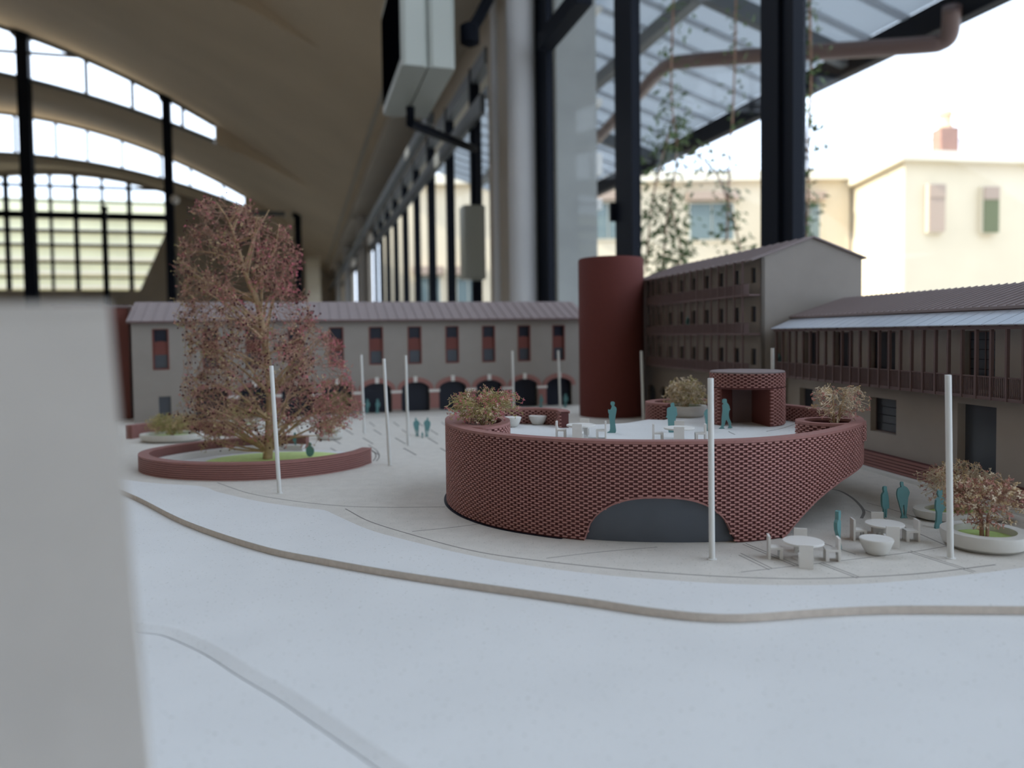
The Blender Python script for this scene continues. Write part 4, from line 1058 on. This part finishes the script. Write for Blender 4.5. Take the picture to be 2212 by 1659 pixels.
while N < 2350:
    y = rnd.uniform(428, 965) ; xl, xr = interp(tab, y)
    if rnd.random() > (xr - xl) / 390: continue
    xl += 26 * mnoise.noise(Vector((y / 30.0, 5.5, 0))); xr += 26 * mnoise.noise(Vector((y / 30.0, 77.5, 0)))
    x = rnd.uniform(xl, xr); f = abs(x - (xl + xr) / 2) / ((xr - xl) / 2); hw = (xr - xl) / 2 / PXM
    if f > 0.93 and rnd.random() < 0.5: continue
    # gaps in the crown
    if nz(x, y, 42, 3.0) + 0.5 * nz(x, y, 20, 9.0) < 0.0 and rnd.random() < 0.8: continue
    if y > 930 and rnd.random() < 0.45: continue
    dep = rnd.uniform(-1, 1) * hw * 0.9 * math.sqrt(max(0.03, 1 - f * f))
    P = tp(x, y, dep)
    near = min(rnd.sample(allp, 60), key=lambda q: (q - P).length_squared)
    d = P - near
    if d.length > 2.2: near = P - d.normalized() * rnd.uniform(1.0, 2.0)
    mid = near.lerp(P, 0.5) + Vector((rnd.gauss(0, 0.12), rnd.gauss(0, 0.12), rnd.gauss(0, 0.14)))
    tw_.tube([near, mid, P], [0.024, 0.018, 0.012], 3, caps=False)
    red = (x - 575) / 190 + (700 - y) / 420 + rnd.gauss(0, 0.3) + 1.1 * nz(x, y, 60, 21.0) + 0.28
    for k in range(rnd.choice((2, 3, 3, 4))):
        q = P + Vector((rnd.gauss(0, 0.22), rnd.gauss(0, 0.22), rnd.gauss(0, 0.22)))
        tw_.tube([P.lerp(mid, 0.4), q], [0.015, 0.011], 3, caps=False)
        if red > 0.75: nm = 'pink' if rnd.random() < 0.65 else 'rust'
        elif red > -0.15: nm = rnd.choice(('rust', 'rust', 'tan', 'pink'))
        else: nm = rnd.choice(('tan', 'olive', 'tan', 'rust'))
        if x < 690 and rnd.random() < 0.30 + 0.25 * nz(x, y, 50, 40.0): bead(parts['bud'], q, rnd.uniform(0.06, 0.10))
        else: star(parts[nm], q, rnd.uniform(0.085, 0.17), rnd, 5)
    N += 1
tag(tw_.build('twigs', TWIG_D, tree), kind='stuff')
for nm, m in (('pink', BL_PINK), ('rust', BL_RUST), ('tan', BL_TAN), ('olive', BL_OLIVE), ('bud', BUD)):
    tag(parts[nm].build('buds' if nm == 'bud' else 'blossoms', m, tree), kind='stuff')

def shrub(name, label, cat, base, w, h, mats, n, seed, stems=5, fl=0.12, lean=0.0, trunky=False, droop=0.0, cy=0.55):
    rnd = random.Random(seed); base = Vector(base)
    t = thing(name, label, cat, tuple(base), 'dried plants of the model')
    b = MB(); P = []
    for i in range(stems):
        a = 2 * PI * i / stems + rnd.uniform(-0.4, 0.4); r = rnd.uniform(0.25, 0.75) * w / 2
        e = base + Vector((r * math.cos(a) + lean * h, r * math.sin(a), h * rnd.uniform(0.55, 0.9)))
        mid = base.lerp(e, 0.5) + Vector((0, 0, h * (0.12 if not trunky else -0.02))) * (1 if not trunky else 1)
        if trunky: mid = base + Vector((0.25 * (e.x - base.x), 0.25 * (e.y - base.y), h * 0.4))
        pts = spline([base + Vector(((0.13 if trunky else 0.05) * math.cos(a), (0.13 if trunky else 0.05) * math.sin(a), 0)), mid, e], 6); k = len(pts)
        r0 = 0.06 if trunky else 0.035
        b.tube(pts, [r0 * (1 - j / k) + 0.012 for j in range(k)], 5); P += pts[3:]
    b.build('stems', TWIG if not trunky else TWIG_D, t)
    tw = MB(); mm = [MB() for _ in mats]
    for i in range(n):
        while True:
            v = Vector((rnd.uniform(-1, 1), rnd.uniform(-1, 1), rnd.uniform(-1, 1)))
            if 0.15 < v.length < 1: break
        q = base + Vector((v.x * w / 2 + lean * h * (0.5 + v.z / 2), v.y * w / 2, h * cy + v.z * h * (1 - cy) * (1.0 if v.z > 0 else cy / (1 - cy) * 0.85)))
        q.z -= droop * max(0, math.hypot(v.x, v.y) - 0.4) * h
        if q.z < base.z - 0.2: q.z = base.z + 0.05
        near = min(rnd.sample(P, min(14, len(P))), key=lambda s_: (s_ - q).length_squared)
        mid = near.lerp(q, 0.55) + Vector((rnd.gauss(0, 0.06), rnd.gauss(0, 0.06), rnd.gauss(0.03, 0.06)))
        tw.tube([near, mid, q], [0.018, 0.014, 0.010], 3, caps=False)
        j = min(len(mats) - 1, int(rnd.random() ** 1.1 * len(mats))) if v.x < 0.25 else len(mats) - 1 - min(len(mats) - 1, int(rnd.random() ** 1.3 * len(mats)))
        star(mm[j], q, rnd.uniform(0.6, 1.2) * fl, rnd, 5)
        for s2 in range(2):
            q2 = mid + Vector((rnd.gauss(0, 0.12), rnd.gauss(0, 0.12), rnd.gauss(0, 0.12))); tw.tube([mid, q2], [0.011, 0.008], 3, caps=False)
            star(mm[j], q2, rnd.uniform(0.5, 1.0) * fl, rnd, 4)
    tag(tw.build('twigs', mats[0] if not trunky else TWIG_D, t), kind='stuff')
    for j, m in enumerate(mats): tag(mm[j].build('blossoms', m, t), kind='stuff')
    return t
# ------------------------------------------------------------------ planters, bowls
def bowl(label, x, y, z, r, h, cat='bowl seat', name='bowl_seat'):
    t = thing(name, label, cat, (x, y, z), 'white bowl seats')
    b = MB(); b.lathe([(r * 0.5, 0.0), (r * 0.62, h * 0.08), (r * 0.82, h * 0.42), (r * 0.94, h * 0.75), (r, h * 0.93), (r * 0.985, h)], (x, y, z), 36)
    smooth_angle(b.build('shell', CREAMP, t), 0.7)
    MB().lathe([(r * 0.93, h * 0.9), (r * 0.93, h + 0.012)], (x, y, z), 36).build('seat_top', WHITE, t)
p = at(1893, 1196); bowl('white bowl seat on the plaza between the two table groups', p.x, p.y, 0.0, 0.68, 0.66)
p = at(1162, 917, ZF); bowl('white bowl seat alone on the terrace near the hooked wall', p.x, p.y, ZF, 0.6, 0.58)
p = at(1106, 922, ZF); bowl('white bowl seat half hidden behind the left terrace shrub', p.x, p.y, ZF, 0.6, 0.62)
def dish(label, x, y, z, r, h, inner, ex=1.0, ey=1.0, green=GREEN2):
    t = thing('dish_planter', label, 'planter', (x, y, z), 'white dish planters')
    b = MB(); b.lathe([(r * 0.80, 0.0), (r * 0.95, h * 0.25), (r, h * 0.7), (r * 0.99, h), (inner * 1.02, h), (inner, h * 0.9), (inner * 0.96, h * 0.4)], (x, y, z), 48, ex, ey)
    smooth_angle(b.build('bowl', CREAMP, t), 0.7)
    MB().lathe([(inner * 0.97, h * 0.5), (inner * 0.97, h * 0.62)], (x, y, z), 40, ex, ey).build('soil', green, t)
    return t
p = at(2126, 1180); dish('large white dish planter with green soil holding the potted tree', p.x, p.y, 0, 1.72, 0.72, 1.2); D1 = p
p = at(2075, 1120); dish('low white planter behind the potted tree by the wing', p.x, p.y, 0, 2.3, 0.5, 1.7, 1.0, 0.6); D2 = p
dish('white round planter in the brick hook at the terrace back', 12.15, 53.6, ZF, 1.42, 0.75, 1.0)
p = at(372, 952); dish('white dish planter behind the garden ring at left', p.x, p.y, 0, 2.9, 0.7, 2.3, 1, 0.7); D3 = p
p = at(520, 925); dish('white dish planter hidden behind the tall tree', p.x, p.y, 0, 2.6, 0.6, 2.0, 1, 0.8); D4 = p
p = at(712, 948); dish('small white planter right of the tall tree', p.x, p.y, 0, 1.2, 0.6, 0.8); D5 = p
# low brick wall behind the left dish
t = thing('brick_screen', 'low curved brick wall far left behind the dish planter', 'wall', (D3.x, D3.y + 4, 0))
pth = [(D3.x + 5.2 * math.cos(a), D3.y + 1.5 + 3.6 * math.sin(a)) for a in [PI * (0.98 - 0.9 * i / 24) for i in range(25)]]
pv = [Vector(q) for q in pth]; pi_ = offset(pv, -0.7)
for k in range(6):
    b = MB(); b.prism([(q.x, q.y) for q in pv] + [(q.x, q.y) for q in reversed(pi_)], k * 0.22, k * 0.22 + 0.195); b.build('brick_course', BRICK, t)
# shrubs
shrub('dried_shrub', 'bushy green and pink dried shrub in the left terrace ring', 'shrub', (-1.6, 42.7, ZT - 0.3), 4.9, 2.3, [BL_OLIVE, BL_PALE, BL_TAN, BL_RUST, BL_PINK], 300, 31, 8, 0.14)
shrub('dried_shrub', 'pale olive dried shrub drooping in the terrace back planter', 'shrub', (12.15, 53.6, ZF + 0.45), 3.5, 2.35, [BL_PALE, BL_TAN, BL_OLIVE], 260, 32, 8, 0.17, droop=0.35)
shrub('dried_shrub', 'thin pale dried shrub with a tall sprig in the right terrace ring', 'shrub', (17.4, 41.3, ZT - 0.3), 3.3, 2.4, [BL_PALE, BL_TAN, BL_PALE, BL_RUST], 120, 33, 7, 0.15, lean=0.12)
shrub('potted_tree', 'small brown dried tree in the large dish planter', 'tree', (D1.x, D1.y, 0.4), 3.5, 2.75, [BL_PALE, BL_RUST, BL_TAN], 260, 34, 5, 0.15, trunky=True, cy=0.68)
shrub('dried_shrub', 'straw coloured dried shrub behind the potted tree', 'shrub', (D2.x - 0.2, D2.y, 0.3), 4.0, 2.7, [BL_PALE, BL_TAN, BL_RUST], 260, 35, 8, 0.12)
shrub('dried_shrub', 'olive dried shrub in the far left dish planter', 'shrub', (D3.x, D3.y, 0.4), 5.2, 2.3, [BL_OLIVE, BL_TAN], 260, 36, 8, 0.16)
shrub('dried_shrub', 'olive dried shrub low behind the tall tree trunk', 'shrub', (D4.x, D4.y, 0.3), 4.5, 2.2, [BL_OLIVE, BL_TAN], 200, 37, 7, 0.16)
shrub('dried_shrub', 'small sparse dried shrub in the planter right of the tree', 'shrub', (D5.x, D5.y, 0.3), 2.6, 1.9, [BL_TAN, BL_PALE, BL_RUST], 110, 38, 6, 0.14)
shrub('dried_shrub', 'dark rust dried shrub standing before the arcade', 'shrub', tuple(at(735, 905)), 3.6, 3.4, [BL_OLIVE, BL_RUST, BUD], 190, 39, 6, 0.17)

# ------------------------------------------------------------------ flag poles
def pole(label, B, top, z=7.65, lean=None):
    t = thing('light_pole', label, 'pole', (B[0], B[1], 0), 'white model light poles')
    dx = lean if lean is not None else 0.0
    MB().tube([(B[0], B[1], 0), (B[0] + dx, B[1], z)], 0.125, 14).build('shaft', POLE_M, t)
    MB().lathe([(0.2, 0.0), (0.2, 0.03), (0.14, 0.05)], (B[0], B[1], 0), 14).build('foot', POLE_M, t)
    for o in t.children: smooth_angle(o)
for (x, y, tx, ty, lab) in ((604, 1066, 586, 790, 'white round pole in front of the garden ring and tree trunk'), (842, 1005, 829, 775, 'white round pole right of the garden ring end'),
        (882, 962, 876, 768, 'white round pole left of the figure couple on the plaza'), (787, 936, 780, 766, 'white round pole between the tree crown and the arcade'),
        (1538, 1208, 1535, 817, 'white round pole nearest the camera, before the front arch'), (2053, 1206, 2048, 810, 'white round pole beside the large dish planter')):
    B = at(x, y); T = atY(tx, ty, B.y); pole(lab, (B.x, B.y), None, T.z, T.x - B.x)
pole('faint white pole before the fifth arch of the arcade', (0.15, 84.3), None, 7.65, -0.1)
pole('white pole against the last arch, left of the red tower', (5.25, 83.6), None, 7.65, -0.2)
pole('white pole in the dark gap right of the red tower', (13.1, 76.6), None, 7.65, -0.2)
q = atY(1670, 752, 55.5); pole('short visible white pole behind the brick kiosk', (q.x, 55.5), None, q.z, -0.05)

# ------------------------------------------------------------------ tables and chairs
def make_chair():
    t = thing('model_chair', 'x', 'chair', (0, 0, 0), 'white model chairs')
    MB().b2((-0.27, -0.30, 0.0), (0.27, -0.21, 0.95)).build('backrest', WHITE, t)
    MB().b2((-0.27, -0.21, 0.40), (0.27, 0.28, 0.49)).build('seat', WHITE, t)
    MB().b2((-0.27, 0.15, 0.0), (-0.15, 0.28, 0.40)).build('leg', WHITE, t)
    MB().b2((0.15, 0.15, 0.0), (0.27, 0.28, 0.40)).build('leg', WHITE, t)
    return t
ch0 = make_chair(); used = [False]
def chair(label, x, y, z, face):      # face: direction the sitter looks, radians
    c = ch0 if not used[0] else copy_tree(ch0); used[0] = True
    c.location = (x * S, y * S, z * S); c.rotation_euler = (0, 0, face - PI / 2); c['label'] = label
def table(label, x, y, z, r=0.82):
    t = thing('model_table', label, 'table', (x, y, z), 'round white model tables')
    MB().lathe([(r - 0.02, 0.67), (r, 0.69), (r, 0.75), (r - 0.02, 0.765)], (x, y, z), 40).build('table_top', WHITE, t)
    MB().lathe([(0.16, 0.02), (0.16, 0.68)], (x, y, z), 20).build('stem', WHITE, t)
    MB().lathe([(0.42, 0.0), (0.42, 0.045)], (x, y, z), 24).build('base', WHITE, t)
sets = [(at(1735, 1168, 0.76), 0.0, 'round white table by the foot of the pavilion', 'table by the pavilion foot', -0.28),
        (at(1911, 1130, 0.76), 0.0, 'round white table further right near the standing figures', 'plaza table near the standing figures', -0.22),
        (at(1255, 917, ZF + 0.76), ZF, 'round white terrace table beside the reading figure', 'terrace table beside the reading figure', -0.24),
        (at(1467, 923, ZF + 0.76), ZF, 'round white terrace table near the pole top', 'terrace table before the seated figure', -0.22)]
for p, z, lab, nm, ph in sets:
    table(lab, p.x, p.y, z)
    for k, side in enumerate(('left', 'near', 'right', 'far')):
        a = ph + PI + k * PI / 2
        if k in (0, 2): a += 0.10
        rr = 1.12
        desc = {'left': 'white chair on the left side of the %s', 'near': 'white chair with its back to us at the %s', 'right': 'white chair on the right side of the %s', 'far': 'white chair on the far side of the %s'}[side] % nm
        chair(desc, p.x + rr * math.cos(a), p.y + rr * math.sin(a), z, a + PI)

# ------------------------------------------------------------------ teal cut-out figures
OUT = {
 'reading': [(1335, 330), (1350, 308), (1400, 303), (1430, 325), (1425, 370), (1415, 400), (1450, 425), (1468, 460), (1465, 520), (1450, 600), (1440, 680), (1430, 730), (1440, 830), (1448, 900), (1440, 1005), (1268, 1005), (1270, 985), (1310, 960), (1320, 850), (1310, 700), (1295, 640), (1300, 570), (1285, 560), (1280, 480), (1310, 488), (1335, 480), (1355, 430), (1360, 400), (1338, 370)],
 'walking': [(1105, 190), (1130, 173), (1165, 180), (1168, 225), (1190, 250), (1208, 290), (1205, 310), (1220, 320), (1203, 345), (1195, 400), (1205, 460), (1225, 500), (1228, 560), (1248, 590), (1180, 592), (1200, 570), (1190, 520), (1165, 470), (1150, 490), (1135, 550), (1120, 575), (1135, 600), (1050, 600), (1085, 575), (1095, 520), (1095, 460), (1105, 380), (1108, 300), (1105, 260), (1125, 245), (1105, 230)],
 'coat': [(845, 130), (860, 122), (875, 130), (878, 165), (915, 185), (945, 240), (930, 290), (922, 370), (915, 440), (910, 490), (925, 518), (885, 518), (890, 470), (884, 380), (874, 378), (868, 440), (885, 500), (876, 518), (850, 518), (862, 480), (850, 430), (830, 360), (810, 290), (805, 250), (815, 200), (850, 180), (845, 160)],
 'dress': [(635, 200), (655, 192), (680, 197), (685, 235), (705, 290), (722, 400), (715, 430), (690, 434), (684, 520), (672, 520), (668, 436), (660, 436), (655, 520), (640, 520), (640, 432), (615, 390), (610, 280), (640, 250), (632, 225)],
 'bust': [(345, 240), (360, 226), (395, 222), (405, 265), (402, 280), (440, 305), (446, 380), (455, 420), (430, 460), (418, 540), (402, 585), (404, 700), (385, 720), (310, 720), (300, 600), (295, 520), (290, 480), (258, 465), (280, 430), (280, 330), (300, 305), (345, 290), (340, 262)],
 'slim': [(140, 448), (160, 440), (186, 446), (187, 510), (172, 535), (190, 556), (190, 640), (182, 730), (195, 790), (212, 852), (158, 858), (158, 760), (146, 690), (118, 640), (112, 560), (138, 530), (138, 480)],
 'robe': [(1245, 215), (1270, 203), (1298, 212), (1306, 250), (1290, 275), (1330, 300), (1345, 380), (1320, 430), (1300, 450), (1296, 540), (1306, 612), (1212, 612), (1225, 540), (1232, 440), (1215, 400), (1220, 310), (1252, 280), (1240, 250)]}
def figure(label, kind, p, z, h, rz=0.0, flip=1, th=0.1):
    P = OUT[kind]; y1 = max(q[1] for q in P); y0 = min(q[1] for q in P); xm = sum(q[0] for q in P if q[1] > y1 - (y1 - y0) * 0.1) / max(1, len([q for q in P if q[1] > y1 - (y1 - y0) * 0.1]))
    k = h / (y1 - y0); poly = [((q[0] - xm) * k * flip, (y1 - q[1]) * k) for q in P]
    # soften the outline
    poly = [(v.x, v.y) for v in spline([Vector((a, c)) for a, c in poly], 2, closed=True)]
    if min(c for a, c in poly) < 0: poly = [(a, max(0.0, c)) for a, c in poly]
    area = sum(poly[i][0] * poly[(i + 1) % len(poly)][1] - poly[(i + 1) % len(poly)][0] * poly[i][1] for i in range(len(poly)))
    if area < 0: poly.reverse()
    ca, sa = math.cos(rz), math.sin(rz)
    b = MB(); b.plate(lambda a, c, d: (p[0] + a * ca - d * sa, p[1] + a * sa + d * ca, z + c), poly, [], -th / 2, th / 2)
    o = b.build('person_figurine', TEAL, origin=(p[0], p[1], z)); tag(o, label, 'figurine', 'teal cut-out figures')
figure('teal flat figure reading beside the terrace table', 'reading', at(1318, 935, ZF), ZF, 1.85, -0.1)
figure('teal flat figure sitting behind the right terrace table', 'bust', at(1452, 934, ZF), ZF, 1.75, 0.05)
figure('teal flat figure half hidden by the nearest pole on the terrace', 'coat', at(1529, 931, ZF), ZF, 1.5, 0.1, -1)
figure('teal flat figure walking past the kiosk doorway', 'walking', at(1568, 926, ZF), ZF, 1.82, 0.05)
figure('teal flat figure in a dress behind the plaza table', 'dress', at(1911, 1118), 0, 1.6, 0.5)
figure('teal flat figure in a wide coat standing on the plaza', 'coat', at(1952, 1119), 0, 1.85, 0.05)
figure('teal flat figure in front of the straw coloured shrub', 'robe', at(2027, 1141), 0, 1.85, 0.3)
figure('slim teal flat figure turned edgewise beside the pavilion table', 'slim', at(1812, 1187), 0, 1.72, 0.7, 1, 0.16)
figure('teal flat figure standing inside the garden ring', 'slim', at(640, 973, 0.05), 0.05, 1.5, 0.2)
p = at(670, 986, 0.13)
b = MB(); pts = [(0.32 * math.cos(a) , 0.42 + 0.42 * math.sin(a)) for a in [2 * PI * i / 20 for i in range(20)]]
b.plate(lambda a, c, d: (p.x + a, p.y + d, 0.13 + c), pts, [], -0.06, 0.06)
b.plate(lambda a, c, d: (p.x + a, p.y + d, 0.13 + c), [(0.13 * math.cos(2 * PI * i / 12), 0.95 + 0.15 * math.sin(2 * PI * i / 12)) for i in range(12)], [], -0.06, 0.06)
tag(b.build('person_figurine', TEAL, origin=(p.x, p.y, 0.13)), 'squat teal figure sitting on the garden lawn', 'figurine', 'teal cut-out figures')
figure('teal figure at left of the walking couple on the plaza', 'coat', at(901, 942), 0, 1.72, 0.5)
figure('teal figure at right of the walking couple on the plaza', 'coat', at(922, 943), 0, 1.78, 0.3, -1)
figure('tiny teal child between the walking couple', 'robe', at(912, 946), 0, 0.55, 0.2)
for x, y, lab in ((793, 893, 'teal figure just left in the first clear arch'), (815, 893, 'teal figure in the middle of the first clear arch'), (1168, 882, 'dim teal figure before the sixth arch'), (1221, 880, 'dim teal figure near the tower foot')):
    figure(lab, 'robe', at(x, y), 0, 1.75, 0.2)
pT = frW(tW(1685, 780, -0.6), -0.6, 5.9); figure('teal figure on the wing balcony behind the kiosk', 'coat', pT, 5.9, 1.7, 0.6)
q = on_wall(frT, 1487, 690, -0.6); pT = frT(q[0], -0.6, 9.31); figure('tiny teal figure on the gabled building balcony', 'coat', pT, 9.31, 1.7, 0.6)
for o in bpy.data.objects:
    if '_o' in o: del o['_o']
